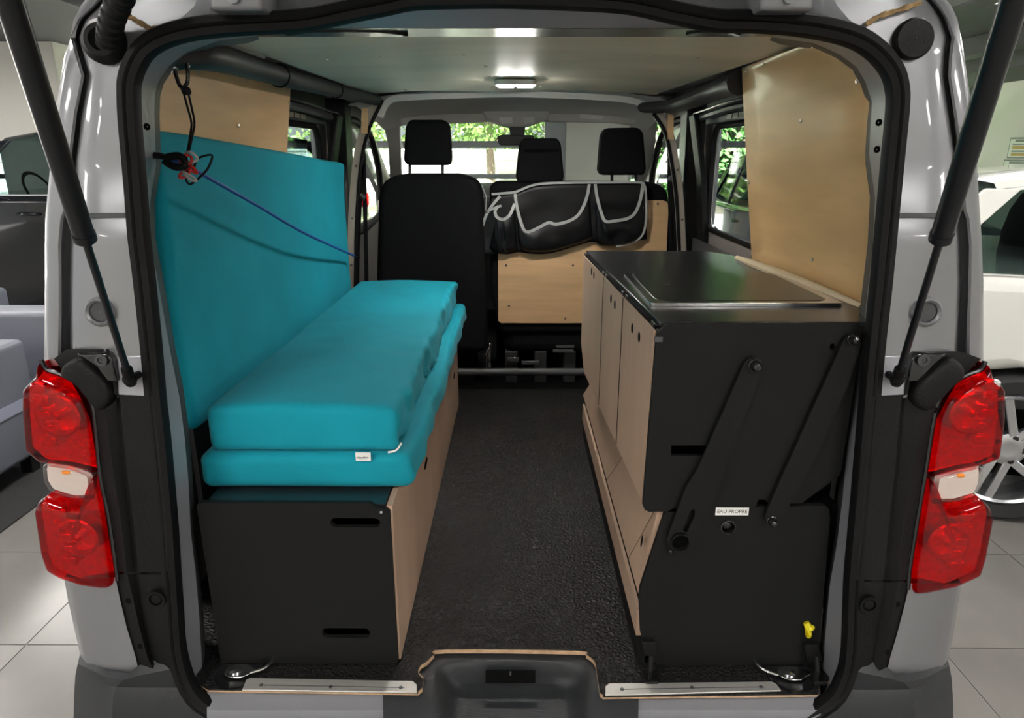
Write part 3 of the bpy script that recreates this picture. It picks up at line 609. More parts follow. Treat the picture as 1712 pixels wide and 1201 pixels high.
# --- black pillar trims between light and seal
TL = [(584,112,150,176,182),(600,90,150,182,188),(640,120,168,188,195),(660,132,172,191,198),(663,134,173,194,257),(700,150,178,197,262),(780,163,188,205,271),(880,179,203,218,279),(957,191,212,226,283)]
TR = [(588,1607,1560,1534,1527),(600,1640,1560,1528,1521),(640,1600,1545,1522,1514),(660,1588,1543,1518,1511),(663,1586,1542,1514,1452),(700,1566,1540,1510,1448),(780,1553,1528,1503,1440),(880,1536,1510,1492,1433),(970,1522,1502,1482,1428)]
BL = [(961,192,213,227,284),(1000,199,222,233,288),(1050,211,233,241,293),(1098,225,246,252,299),(1125,231,258,270,312)]
BR = [(974,1521,1501,1481,1428),(1010,1516,1495,1476,1424),(1060,1503,1485,1468,1420),(1105,1490,1474,1460,1418),(1130,1482,1468,1452,1408)]
for side, T_, B_ in ((-1,TL,BL),(1,TR,BR)):
    rows = [[tail(a,y,.03), tail(a,y,-.012), tail(b_,y,-.022), tail(c_,y,-.010), tail(c_*.9+d*.1,y,-.024), tail(d,y,-.02)] for y,a,b_,c_,d in T_]
    mb = MB(); mb.grid(rows); tr = V('pillar_trim', mb, 'plastic', smooth=True, ang=40)
    y0_ = T_[1]; 
    if side < 0: q = [(125,592),(178,590),(186,600),(196,640),(178,640),(160,615)]; sc = (170,602)
    else: q = [(1585,592),(1535,590),(1524,600),(1518,640),(1540,640),(1560,615)]; sc = (1543,602)
    mb = MB(); mb.prism([tail(x,y,-.028) for x, y in q], (0,.02,0)); o = obj('fixing_plate', mb, M['gloss_black'], tr, bevel=.004)
    mb = MB(); mb.lathe(tail(*sc,-.03), (0,-1,0), [(.011,0),(.011,.004),(.006,.004),(.005,.001),(.001,.001)], 16); obj('screw', mb, M['darkmetal'], tr, smooth=True)
    # dusty bulged cover over the light's inner shoulder
    cv = [(108,610),(135,592),(160,612),(186,640),(192,670),(170,690),(150,660),(130,638),(104,624)] if side < 0 else [(1608,612),(1590,594),(1560,610),(1528,640),(1520,672),(1545,690),(1568,664),(1590,642),(1610,626)]
    mb, _, _ = lens_shell(rpoly(cv,14,4), -.024, .016, side); obj('shoulder_cover', mb, M['plastic'], tr, smooth=True, ang=60)
    rows = [[tail(a,y,.03), tail(a,y,-.012), tail(b_,y,-.018), tail(c_,y,-.006), tail(c_*.9+d*.1,y,-.010), tail(d,y,-.014)] for y,a,b_,c_,d in B_]
    mb = MB(); mb.grid(rows); lt = V('lower_trim', mb, 'plastic', smooth=True, ang=40)
    hc = tail(262 if side < 0 else 1452, 1001 if side < 0 else 1010, -.022)
    mb = MB(); mb.lathe(hc, (0,-1,0), [(.018,-.004),(.018,.005),(.013,.005),(.012,-.004)], 20); obj('bump_stop_ring', mb, M['rubber'], lt, smooth=True)
    mb = MB(); mb.lathe(hc, (0,-1,0), [(.011,-.004),(.010,.003),(.001,.004)], 16); obj('bump_stop', mb, M['rubber'], lt, smooth=True)
    for (px, py) in ([(216,1004),(236,1080)] if side < 0 else [(1499,1010),(1481,1090)]):
        mb = MB(); mb.lathe(tail(px,py,-.014), (0,-1,0), [(.006,0),(.006,.003),(.001,.003)], 8); obj('clip', mb, M['hole'], lt)
# --- silver quarter panels and bumper
QL = [(966,107,140,176,193),(1000,113,146,184,200),(1050,124,156,196,212),(1100,135,168,206,227),(1128,140,174,214,233)]
QR = [(976,1608,1576,1540,1521),(1010,1602,1570,1530,1513),(1060,1594,1562,1518,1500),(1100,1586,1552,1506,1488),(1134,1580,1546,1498,1481)]
for side, Q in ((-1,QL),(1,QR)):
    rows = [[tail(a,y,.06)+Vector((side*.03,.9,0)), tail(a,y,.05)+Vector((side*.008,.05,0)), tail(a,y,.03), tail(a*.75+b_*.25,y,.008), tail(b_,y,-.006), tail(c_,y,-.016), tail(d,y,-.016), tail(d,y,.02)] for y,a,b_,c_,d in Q]
    mb = MB(); mb.grid(rows); V('quarter_panel', mb, 'silver', smooth=True, ang=50)
BCOL = [[(134,1093),(130,1110),(126,1130),(124,1160),(123,1201),(122,1620)],[(152,1107),(150,1120),(147,1136),(146,1162),(146,1201),(146,1620)],[(172,1118),(172,1131),(170,1144),(168,1168),(167,1201),(167,1620)],
    [(217,1126),(205,1138),(195,1149),(189,1166),(187,1201),(187,1620)],[(234,1112),(232,1130),(228,1150),(222,1172),(218,1201),(215,1620)],[(258,1094),(284,1120),(302,1150),(320,1174),(347,1204),(400,1620)]]
BOFF = [.02,-.008,-.024,-.042,-.030,-.016]
bumper = None
for side in (-1,1):
    rows = []
    for r_ in range(6):
        row = []
        for c_, of in zip(BCOL, BOFF):
            x, y = c_[r_]
            if side > 0: x, y = 1717-x, y+4
            p = tail(x, y, of + (.016 if r_ == 0 else (.010 if r_ == 2 else 0)))
            if c_ is BCOL[0]: row += [p+Vector((side*.05,.9,0)), p+Vector((side*.012,.06,0))]
            row.append(p)
        rows.append(row)
    mb = MB(); mb.grid(rows)
    if bumper is None: bumper = V('rear_bumper', mb, 'bump', smooth=True, ang=28)
    else: obj('bumper_corner', mb, M['bump'], bumper, smooth=True, ang=28)
mb = MB(); mb.box((-.74,1.055,-.46),(.74,1.15,-.085)); obj('bumper_step', mb, M['bump'], bumper, bevel=.02)
# --- floor, board edge, sill
fy = lambda px, py, z=0: atZ(px, py, z)
cut = [(348,1152),(699,1158),(706,1152),(708,1135),(699,1125),(704,1114),(714,1108),(726,1096),(745,1088),(960,1090),(980,1096),(994,1108),(998,1125),(1003,1160),(1008,1164),(1368,1160),(1372,1140)]
cut = cut[:3] + [(q.x,q.y) for q in smooth_path([Vector((x,y,0)) for x, y in cut[3:13]],4)] + cut[13:]
pts = [fy(x,y) for x, y in cut]
left_back = [Vector((.80,1.24,0)), Vector((.80,3.02,0)), Vector((-.80,3.02,0)), Vector((-.80,1.24,0)), Vector((-.66,1.17,0))]
mb = MB(); mb.plate(pts + left_back, [], (0,0,-.004)); vf = V('load_floor_mat', mb, 'floor_mat')
e_pts = [p + Vector((0,-.0005,0)) for p in pts]
mb = MB(); mb.plate([p+Vector((0,.0,-.004)) for p in pts + left_back], [], (0,0,-.004)); obj('plywood_floor', mb, M['edge'], vf)
mb = MB(); mb.grid([[p+Vector((0,.002,.0008)) for p in pts[1:-2]],[p+Vector((0,-.0012,.0008)) for p in pts[1:-2]],[p+Vector((0,-.0012,-.007)) for p in pts[1:-2]]]); obj('board_edge', mb, M['edge'], vf)
# painted sill in front of the board, black centre latch cover
mb = MB(); rows = []
for x in (346,390,440,540,655):
    rows.append([fy(x,1148,-.014), fy(x,1163,-.018), fy(x,1170,-.022), fy(x,1188,-.028), fy(x,1205,-.05), fy(x,1230,-.10)])
mb.grid(rows); V('painted_sill', mb, 'silver_in', smooth=True, ang=60)
mb = MB(); rows = []
for x in (1056,1180,1280,1340,1372):
    rows.append([fy(x,1148,-.014), fy(x,1163,-.018), fy(x,1170,-.022), fy(x,1188,-.028), fy(x,1205,-.05), fy(x,1230,-.10)])
mb.grid(rows); V('painted_sill', mb, 'silver_in', smooth=True, ang=60)
mb = MB(); rows = []     # latch cover: grid with a scooped step
import itertools
for y in [1078,1092,1100,1106,1112,1118,1126,1136,1146,1158,1170,1185,1200,1220,1240]:
    row = []
    for x in [640,660,690,710,720,730,742,756,775,800,860,920,945,962,976,986,996,1010,1030,1050,1068]:
        cx_ = 858; halfw = 132 - max(0, 1118-y)*1.2; 
        s = max(0, min(1, (halfw - abs(x-cx_))/34)) * max(0, min(1, (y-1104)/26)); s = s*s*(3-2*s)
        z = -.012 - .055*s - (.0 if y < 1160 else (y-1160)*.0007*(1-s)); row.append(fy(x,y,-.012) + Vector((0,0,z+.012)) + Vector((0,.028*s,0)))
    rows.append(row)
mb.grid(rows); lc = V('latch_cover', mb, 'bump', smooth=True, ang=60)
lp0 = [fy(812,1121,-.02), fy(895,1121,-.02), fy(895,1143,-.045), fy(812,1143,-.045)]
mb = MB(); mb.prism([p+Vector((0,-.004,.004)) for p in lp0], (0,-.003,.003)); o = obj('latch_slot', mb, M['hole'], lc)
m_ = (lp0[0]+lp0[1]+lp0[2]+lp0[3])/4 + Vector((.0,-.010,.010)); mb = MB(); mb.tube([m_+Vector((0,.006,.007)), m_+Vector((0,.002,.001))], .0022, 8); obj('striker', mb, M['darkmetal'], o, smooth=True)
for (x, y) in ((672,1181),(1034,1182)):
    c = fy(x,y,-.03); mb = MB(); mb.lathe(c+Vector((0,0,.006)), (0,-.6,1), [(.0085,-.01),(.0085,.002),(.005,.002),(.004,-.001),(.001,-.001)], 14); obj('screw', mb, M['rubber'], lc, smooth=True)
c = fy(717,1133,-.012); mb = MB(); mb.lathe(c, (0,-.2,1), [(.010,-.01),(.010,.003),(.007,.003),(.006,0),(.001,0)], 16); obj('floor_bolt', mb, M['darkmetal'], lc, smooth=True)
# aluminium sill strips
for poly, scr in (([(412,1139),(418,1136),(690,1141),(697,1147),(697,1160),(405,1156)], [(437,1146),(553,1149),(670,1150)]), ([(1012,1150),(1018,1145),(1290,1142),(1298,1146),(1306,1157),(1012,1165)], [(1040,1153),(1157,1150),(1272,1149)])):
    mb = MB(); mb.prism([fy(x,y,.001) for x, y in poly], (0,0,.0035)); o = V('sill_strip', mb, 'alu', bevel=.001)
    for x, y in scr:
        mb = MB(); mb.lathe(fy(x,y,.0045), (0,0,1), [(.004,0),(.0035,.0015),(.001,.0015)], 10); obj('screw', mb, M['darkmetal'], o)
    mb = MB(); a, b_ = fy(scr[0][0]-4,scr[0][1],.0048), fy(scr[2][0]+6,scr[2][1],.0048); mb.sweep([a,b_], [(-.0008,-.0003),(.0008,-.0003),(.0008,.0003),(-.0008,.0003)]); obj('groove_line', mb, M['darkmetal'], o)
# tie-down rings in floor cups
for (x, y) in ((398,1126),(1322,1130)):
    c = fy(x,y,.0); mb = MB(); mb.lathe(c+Vector((0,0,.0015)), (0,0,1), [(.050,-.001),(.050,.001),(.046,.0015),(.043,-.0005),(.001,-.0005)], 28); o = V('tie_down_cup', mb, 'gloss_black', smooth=True)
    mb = MB(); mb.prism([(c.x+.028*math.cos(a)*(1 if math.cos(a) < 0 else 1.5),c.y+.02*math.sin(a)*(1 if math.cos(a) < .5 else .6),.003) for a in [2*math.pi*k/16 for k in range(16)]], (0,0,.004)); obj('tie_down_plate', mb, M['steel'], o, bevel=.001)
    mb = MB(); mb.lathe(c+Vector((-.004,0,.007)), (0,0,1), [(.013,0),(.013,.003),(.008,.006),(.001,.006)], 16); obj('bolt', mb, M['steel'], o, smooth=True)
    s = 1 if x < 800 else -1
    mb = MB(); mb.tube(smooth_path([c+Vector((s*.03,-.008,.008)), c+Vector((s*.055,.002,.012)), c+Vector((s*.066,.03,.012)), c+Vector((s*.04,.048,.010))],5), .0035, 8); obj('ring', mb, M['steel'], o, smooth=True)
# crossbar at the far end of the floor
mb = MB(); a, b_ = atY(700,622,3.02), atY(1040,622,3.02); mb.tube([a,b_], .018, 12); V('floor_end_bar', mb, 'darkmetal', smooth=True)
# --- inner ceiling
mb = MB(); zc_ = 1.27; rows = []
for Y in (1.47,1.8,2.2,2.55,2.80,2.88):
    xl, xr = -.60 + (Y-1.47)*.02, .62 - (Y-1.47)*.05
    rows.append([(xl+(xr-xl)*k/8, Y, zc_ + .012*(1-((k-4)/4)**2) - (.0 if Y < 2.85 else -.004*math.sin(k*1.3))) for k in range(9)])
mb.grid(rows); n0 = len(mb.v); mb.grid([[Vector(p)+Vector((0,0,.006)) for p in r] for r in rows])
ceilp = V('ceiling_panel', mb, 'ply_c', smooth=True)
scr = MB(); scr.lathe((0,0,0), (0,0,-1), [(.0052,0),(.0045,.002),(.001,.0026)], 10)
sc0 = None
def screws(parent, pts, axis, m_='screw'):
    s0 = MB(); s0.lathe((0,0,0), axis, [(.0052,0),(.0046,.0022),(.001,.0028)], 10)
    base = None
    for p in pts:
        p = Vector(p)
        if base is None:
            mb = MB(); mb.add([v+p for v in s0.v], s0.f); base = obj('screw', mb, M[m_], parent, smooth=True); bp = p
        else: inst(base, p-bp, 'screw', parent)
screws(ceilp, [atZ(x,y,1.274) for x, y in [(546,99),(637,94),(775,91),(812,110),(820,127),(823,145),(904,144),(908,127),(941,90),(1084,94),(1166,96),(678,150)]], (0,0,-1))
cl = atZ(862,136,1.275); mb = MB(); mb.prism([(cl.x+x_,cl.y+y_,1.262) for x_, y_ in rrect(-.068,.068,-.04,.04,.02)], (0,0,.016)); lampo = V('ceiling_lamp', mb, 'white', bevel=.003)
for s in (-1,1):
    mb = MB(); mb.prism([(cl.x+s*.032+x_,cl.y+y_,1.258) for x_, y_ in rrect(-.026,.026,-.028,.028,.01)], (0,0,.004)); obj('led_panel', mb, M['lamp'], lampo)
# --- plywood side panels (bent in at the top)
def side_panel(edges, label):
    # edges: list of (near 3-D point, far 3-D point) top to bottom
    rows = [[n.lerp(f, k/6) for k in range(7)] for n, f in edges]; mb = MB(); mb.grid(rows); return mb
RN = [(1362,71,1.42),(1397,80,1.40),(1429,101,1.38),(1447,126,1.37),(1459,157,1.37),(1458,196,1.37),(1456,262,1.37),(1468,315,1.37),(1470,360,1.36),(1466,420,1.36),(1462,480,1.355),(1452,520,1.345)]
RF = [(1240,113,2.08),(1240.5,120,2.08),(1241,135,2.08),(1242,155,2.08),(1243,180,2.08),(1245,212,2.08),(1247,258,2.08),(1250,315,2.08),(1252,350,2.08),(1254,385,2.08),(1256,420,2.08),(1257,440,2.00)]
mb = side_panel([(atY(*n), atY(*f)) for n, f in zip(RN, RF)], ''); rp = V('side_panel', mb, 'ply', smooth=True, ang=60, label='tall bent plywood side panel above the worktop')
rp.modifiers.new('solid', 'SOLIDIFY').thickness = -.004
RR = [(atY(*n), atY(*f)) for n, f in zip(RN, RF)]
screws(rp, [on_rows(x,y,RR)+Vector((-.001,0,0)) for x, y in [(1362,76),(1278,105),(1250,119),(1338,202),(1254,307),(1360,435),(1257,428),(1431,137)]], (-1,-.1,0))
LN = [(262,128,1.42),(264,150,1.42),(263,190,1.42),(262,230,1.42),(262,330,1.42)]; LF = [(486,140,2.30),(484,160,2.30),(481,190,2.30),(477,232,2.30),(474,300,2.30)]
LT = [(318,106,1.55)]
poly = [atY(262,150,1.42), atY(283,126,1.46), atY(315,104,1.55), atY(345,107,1.66), atY(420,124,1.98), atY(486,141,2.30), atY(484,165,2.30), atY(478,230,2.30), atY(474,300,2.30), atY(262,330,1.42)]
nrm = (poly[5]-poly[9]).cross(poly[0]-poly[9]).normalized()
poly = [p - nrm*((p-poly[9]).dot(nrm)) for p in poly]
mb = MB(); mb.prism(poly, nrm*(-.004 if nrm.x > 0 else .004)); lpn = V('side_panel', mb, 'ply_h', label='flat plywood side panel above the upright teal mattress')
screws(lpn, [p - nrm*((p-poly[9]).dot(nrm)) + (nrm if nrm.x > 0 else -nrm)*.0045 for p in [atY(326,116,1.6), atY(402,131,1.9), atY(478,148,2.25), atY(378,207,1.85), atY(483,173,2.28), atY(325,121,1.6)]], (1,-.1,0))
# foam lip at the foot of the right panel
fp_ = smooth_path([atZ(1232,432,.752),atZ(1262,443,.757),atZ(1300,458,.756),atZ(1350,477,.755),atZ(1400,497,.754),atZ(1440,513,.753)],4)
mb = MB(); mb.tube(fp_, [.005+.008*math.sin(math.pi*min(1,.12+i*.9/len(fp_))) for i in range(len(fp_))], 8); V('foam_edge', mb, 'foam', smooth=True)
# --- side walls with window openings
def ring(y0,y1,z0,z1,X,r=.06): return [(X,a,b_) for a, b_ in rrect(y0,y1,z0,z1,r)]
for side in (-1, 1):
    X = side*.80
    outl = [(X,1.45,-.05),(X,4.75,-.05),(X,4.75,.80),(X,4.55,.88),(X,3.95,1.20),(X,3.75,1.335),(X,1.45,1.335)]
    holes = [ring(2.28,2.90,.75,1.15,X), ring(3.28,4.22,.74,1.16,X,.05) if False else [(X,3.30,.70),(X,4.06,.70),(X,4.14,.80),(X,4.14,.94),(X,4.02,1.08),(X,3.84,1.165),(X,3.36,1.17)]]
    mb = MB(); mb.plate(outl, holes, (side*.012,0,0)); sw = V('body_side', mb, 'doorgrey', bevel=0)
    mb = MB(); mb.plate([(side*.885,a,b_) for a, b_ in [(2.0,-.30),(5.6,-.30),(5.6,.45),(4.75,.80),(4.0,1.22),(3.75,1.34),(2.0,1.34)]], [[(side*.885,a,b_) for a, b_ in rrect(2.24,3.22,.70,1.20,.05)], [(side*.885,a,b_) for a, b_ in [(3.32,.66),(4.62,.66),(4.60,.80),(3.98,1.13),(3.84,1.19),(3.36,1.20)]]], (side*.03,0,0)); obj('outer_skin', mb, M['silver'], sw)
    mb = MB(); mb.prism(ring(2.27,2.91,.74,1.16,side*.806), (side*.004,0,0)); obj('sliding_door_pane', mb, M['glass_t'], sw)
    mb = MB(); mb.prism([(side*.806,a,b_) for _,a,b_ in holes[1]], (side*.004,0,0)); obj('front_door_pane', mb, M['glass'], sw)
    p = ring(2.28,2.90,.75,1.15,side*.795); mb = MB(); mb.tube([Vector(q) for q in p], .012, 8, closed=True, up=(1,0,0)); obj('window_rubber', mb, M['rubber'], sw, smooth=True)
    p = [(side*.795,b_,c_) for _,b_,c_ in holes[1]]; mb = MB(); mb.tube(smooth_path(p,4,True), .018, 8, closed=True, up=(1,0,0)); obj('window_rubber', mb, M['rubber'], sw, smooth=True)
    # lower dark liner behind furniture
    mb = MB(); mb.box((side*.765-.006,1.5,0),(side*.765+.006,2.98,.70)); obj('lower_liner', mb, M['darkmetal'], sw)
    mb = MB(); mb.sweep([(side*.785,2.92,.0),(side*.785,2.92,.70),(side*.765,2.93,.95),(side*.72,2.95,1.20)], [(-.012,-.045),(.012,-.045),(.012,.045),(-.012,.045)], up=(0,1,0)); obj('door_frame_seal', mb, M['rubber'], sw, bevel=.006)
    # sliding door rail and brackets above the window
    mb = MB(); mb.tube([(side*.755,2.10,1.205),(side*.75,2.6,1.20),(side*.74,2.92,1.185)], .014, 8); obj('door_rail', mb, M['darkmetal'], sw, smooth=True)
    mb = MB(); mb.tube([(side*.735,2.12,1.222),(side*.73,2.6,1.216),(side*.715,2.93,1.20)], .004, 6); obj('cable', mb, M['steel'], sw, smooth=True)
    mb = MB(); mb.box((side*.78-.01,2.1,1.16),(side*.78+.01,2.95,1.29)); obj('upper_liner', mb, M['darkmetal'], sw)
    for k in range(4):
        mb = MB(); mb.box((side*.766-.006,2.36+k*.07,1.165),(side*.766+.006,2.42+k*.07,1.182)); obj('clip_plate', mb, M['steel'], sw)
# roof rails (black trim tubes)
rl = [atY(262,92,1.40),atY(340,92,1.46),atY(420,113,1.75),atY(480,130,2.0),atY(560,150,2.45),atY(628,166,2.93)]
mb = MB(); mb.sweep(smooth_path(rl,5), lambda i: [(.034*(1-.012*i)*math.cos(a),.030*(1-.008*i)*math.sin(a)) for a in [2*math.pi*k/12 for k in range(12)]]); lr = V('roof_rail_trim', mb, 'cabdark', smooth=True, label='black padded rail trim along the left roof edge')
for q in (14,20):
    mb = MB(); pth = smooth_path(rl,5); a, b_ = pth[q], pth[q+1]; d = (b_-a).normalized()*.002; mb.tube([a-d,a+d], .0335*(1-.010*q)+.002, 14); obj('rail_joint', mb, M['rubber'], lr, smooth=True)
for (px, py, Y) in ((403,95,1.70),(458,113,1.90)):
    mb = MB(); mb.ball(atY(px,py,Y-.02), .008, (1,1,1)); obj('clip_hole', mb, M['hole'], lr, smooth=True)
rr_ = [atY(1236,138,2.10),atY(1200,150,2.3),atY(1160,166,2.5),atY(1125,177,2.75),atY(1078,180,2.93)]
mb = MB(); mb.sweep(smooth_path(rr_,5), lambda i: [(.036*math.cos(a),.036*(1-.022*i)*math.sin(a)) for a in [2*math.pi*k/12 for k in range(12)]]); V('roof_rail_trim', mb, 'cabdark', smooth=True, label='black padded rail trim along the right roof edge')
# B pillar trims
for side, pts_, Y in ((-1,[(634,168),(612,215),(600,262),(593,330),(590,400),(589,475)],2.97), (1,[(1098,190),(1118,222),(1128,270),(1136,330),(1140,400),(1142,440)],2.99)):
    P_ = smooth_path([atY(x,y,Y) for x, y in pts_],4)
    P_ = P_ + [P_[-1]+Vector((0,0,-.45))]
    mb = MB(); mb.sweep(P_, [(-.018,-.02),(.012,-.02),(.018,.0),(.012,.02),(-.018,.02)], up=(0,1,0)); bp_ = V('door_pillar_trim', mb, 'beige', smooth=True, ang=50)
    mb = MB(); mb.tube([p+Vector((-side*.018,-.02,0)) for p in P_], .007, 8); obj('edge_rubber', mb, M['rubber'], bp_, smooth=True)
    mb = MB(); mb.prism([P_[3]+Vector((side*.0,-.03,.05)), P_[3]+Vector((side*.022,-.03,.045)), P_[3]+Vector((side*.030,-.03,-.05)), P_[3]+Vector((side*.004,-.03,-.05))], (0,.01,0)); obj('wood_packer', mb, M['ply_h'], bp_)
    screws(bp_, [P_[i]+Vector((0,-.024,0)) for i in (9,14,18)], (0,-1,0), 'darkmetal')
    # broad dark pillar behind and seat belt
    mb = MB(); x0 = side*.79; mb.hexa([(x0-.05,3.06,-.1),(x0+.05,3.06,-.1),(x0+.05,3.20,-.1),(x0-.05,3.20,-.1),(x0-.05-side*.02,3.06,1.27),(x0+.05-side*.02,3.06,1.27),(x0+.05-side*.02,3.20,1.27),(x0-.05-side*.02,3.20,1.27)]); obj('pillar_cover', mb, M['cabdark'], bp_, bevel=.015)
    bl_ = [[(606,262),(602,330),(598,420),(597,480)],[(608,262),(610,330),(612,420),(613,480)]] if side < 0 else [[(1121,250),(1123,300),(1126,360),(1128,430)],[(1120,250),(1119,300),(1121,360),(1122,430)]]
    for pl in bl_:
        mb = MB(); mb.sweep([atY(x,y,3.04) for x, y in pl], [(-.009,-.0012),(.009,-.0012),(.009,.0012),(-.009,.0012)], up=(0,-1,0)); obj('seat_belt', mb, M['nylon'], bp_)
    mb = MB(); mb.ball(atY(*bl_[0][0],3.035), .028, (.55,.5,1.6)); obj('belt_guide', mb, M['rubber'], bp_, smooth=True)
    mb = MB(); mb.tube([atY(bl_[0][1][0],bl_[0][1][1]-4,3.03), atY(bl_[1][1][0],bl_[1][1][1]+2,3.03)], .012, 8); obj('belt_loop', mb, M['darkmetal'], bp_, smooth=True)
# --- cab: headliner, pillars, visors, mirror, dash, windscreen
rows = []
for (Y, z, hw_) in ((2.90,1.285,.66),(3.05,1.29,.70),(3.3,1.30,.72),(3.6,1.275,.72),(3.86,1.215,.70)):
    rows.append([(hw_*k/6, Y, z - .05*(abs(k)/6)**4) for k in range(-6,7)])
mb = MB(); mb.grid(rows); V('cab_headliner', mb, 'cabgrey', smooth=True)
mb = MB(); mb.sweep(smooth_path([atY(636,196,3.0),atY(650,170,3.0),atY(690,163,3.0),atY(862,158,3.0),atY(1030,165,3.0),atY(1078,176,3.0)],5), [(-.012,-.01),(.012,-.01),(.012,.01),(-.012,.01)], up=(0,-1,0)); V('headliner_edge', mb, 'cabgrey', smooth=True)
for pl in ([(640,172),(668,186),(667,212),(672,312),(652,312),(648,240),(638,200)], [(1062,182),(1105,178),(1098,215),(1088,310),(1062,310),(1063,220)]):
    mb = MB(); a = [atY(x,y,3.88+max(0,(y-205))*.006) for x, y in pl]; mb.prism(a, (0,.05,0)); V('front_pillar', mb, 'cabgrey', bevel=.01)
for pl in ([(668,186),(672,183),(768,180),(796,178),(806,184),(814,196),(812,204),(790,206),(670,208)], [(914,196),(922,183),(935,179),(956,182),(1050,188),(1061,192),(1062,204),(1054,207),(917,203)]):
    mb = MB(); mb.prism([atY(x,y,3.74) for x, y in rpoly(pl,4,3)], (0,.025,.0)); V('sun_visor', mb, 'cabgrey', bevel=.006)
mb = MB(); mb.prism([atY(x,y,3.735) for x, y in [(970,191),(1010,193),(1008,200),(969,198)]], (0,.004,0)); V('visor_label', mb, 'white')
# centre console of the headliner and mirror
mb = MB(); mb.prism([atY(x,y,3.70) for x, y in rpoly([(800,170),(925,170),(915,200),(895,206),(880,212),(845,212),(832,207),(812,200)],8)], (0,.2,-.0)); hc_ = V('header_console', mb, 'cabgrey', bevel=.01)
for (a, b_) in ((833,857),(872,893)):
    mb = MB(); mb.prism([atY(x,y,3.69) for x, y in rpoly([(a,196),(b_,195),(b_+1,206),(a+4,208)],3)], (0,.02,0)); obj('reading_lamp', mb, M['white'], hc_, bevel=.003)
mb = MB(); mb.prism([atY(x,y,3.75) for x, y in rpoly([(831,228),(838,225),(893,226),(893,240),(886,243),(834,243)],5)], (0,.02,0)); mi_ = V('interior_mirror', mb, 'cabdark', bevel=.004)
mb = MB(); mb.prism([atY(x,y,3.76) for x, y in [(850,210),(879,210),(876,228),(854,228)]], (0,.05,0)); obj('mirror_mount', mb, M['cabdark'], mi_, bevel=.004)
mb = MB(); mb.box((-.78,4.15,.55),(.78,4.95,.80)); mb.prism([(-.78,4.25,.78),(-.78,4.9,.78),(-.78,4.75,.86),(-.78,4.35,.84)], (1.56,0,0)); V('dashboard', mb, 'cabdark', bevel=.03)
mb = MB(); mb.prism([(-.70,3.92,1.225),(.70,3.92,1.225),(.80,5.0,.80),(-.80,5.0,.80)], (0,.004,.004)); V('windscreen', mb, 'glass')
mb = MB(); mb.prism([(-.92,4.85,.78),(-.92,5.55,.52),(-.92,5.75,.30),(-.92,5.75,-.35),(-.92,4.85,-.35)], (1.84,0,0)); V('bonnet', mb, 'silver', bevel=.05)
mb = MB(); mb.prism([(-.80,3.68,1.37),(-.80,3.98,1.245),(-.80,3.98,1.21),(-.80,3.68,1.32)], (1.6,0,0)); V('windscreen_header', mb, 'silver')
mb = MB(); mb.box((-.90,1.30,1.335),(.90,3.78,1.365)); V('roof_skin', mb, 'silver', bevel=.01)
mb = MB(); mb.box((-.85,1.25,-.35),(.85,5.5,-.045)); V('underbody', mb, 'hole')
mb = MB(); mb.box((-.80,3.0,-.045),(.80,4.8,-.02)); V('cab_floor', mb, 'rubber')
for y in (2.0,5.1):
    for s in (-1,1): wheel(van, (s*.83,y,-.25), (s,0,0), .33, .22)
# open tailgate above the opening, struts
mb = MB(); mb.hexa([(-.76,1.26,1.385),(.76,1.26,1.385),(.70,.10,1.60),(-.70,.10,1.60),(-.76,1.26,1.43),(.76,1.26,1.43),(.70,.10,1.66),(-.70,.10,1.66)]); V('tailgate', mb, 'silver', bevel=.02)
for side, ball_, mid_, top_ in ((-1,(217,634),(146,412),(13,-6)),(1,(1500,634),(1576,414),(1698,-6))):
    b0 = tail(*ball_,-.035); t0 = atY(*top_,.80); d = t0-b0; m0 = b0 + d*.494; t1 = b0 + d*1.42
    # keep the body start exactly where the photo shows it
    mb = MB(); mb.tube([m0 - d.normalized()*.0, m0 + d.normalized()*.012], [.0155,.0155], 20); mb.tube([m0+d.normalized()*.012, t1], .0142, 20); gs = V('gas_strut', mb, 'strut', smooth=True, label='%s gas strut holding the tailgate open' % ('left' if side < 0 else 'right'))
    mb = MB(); mb.tube([b0, m0+d.normalized()*.02], .0058, 14); obj('strut_rod', mb, M['strut'], gs, smooth=True)
    mb = MB(); mb.tube([b0-d.normalized()*.012, b0+d.normalized()*.03], .0095, 12); mb.ball(b0, .0125, (1,1,1)); mb.tube([b0, b0+Vector((-side*.012,.04,.004))], .007, 10); obj('ball_socket', mb, M['rubber'], gs, smooth=True)
# corrugated cable conduit, top left
pp = smooth_path([tail(182,78,-.0),tail(183,55,-.03),tail(190,25,-.06),tail(205,-10,-.09),tail(215,-40,-.11)],14)
mb = MB(); mb.tube(pp, [.0165 + (.0028 if (i//3) % 2 else 0) for i in range(len(pp))], 16); cc_ = V('cable_conduit', mb, 'rubber', smooth=True, label='black corrugated cable conduit at the upper left corner')
mb = MB(); mb.lathe(tail(176,70,-.002), (0.1,-1,.1), [(.036,-.012),(.036,.006),(.026,.018),(.018,.020)], 24); obj('conduit_boot', mb, M['rubber'], cc_, smooth=True)
# under-seat brackets at the far end
for k, (x, y, w_, h_) in enumerate([(816,575,5,40),(848,598,20,8),(872,604,30,6),(925,585,34,5),(930,578,30,4)]):
    mb = MB(); a = atY(x,y,3.12); b_ = atY(x+w_,y+h_,3.12); mb.box((a.x,3.12,b_.z),(b_.x,3.135,a.z)); V('seat_bracket', mb, 'steel' if k in (0,1) else 'darkmetal', bevel=.002)
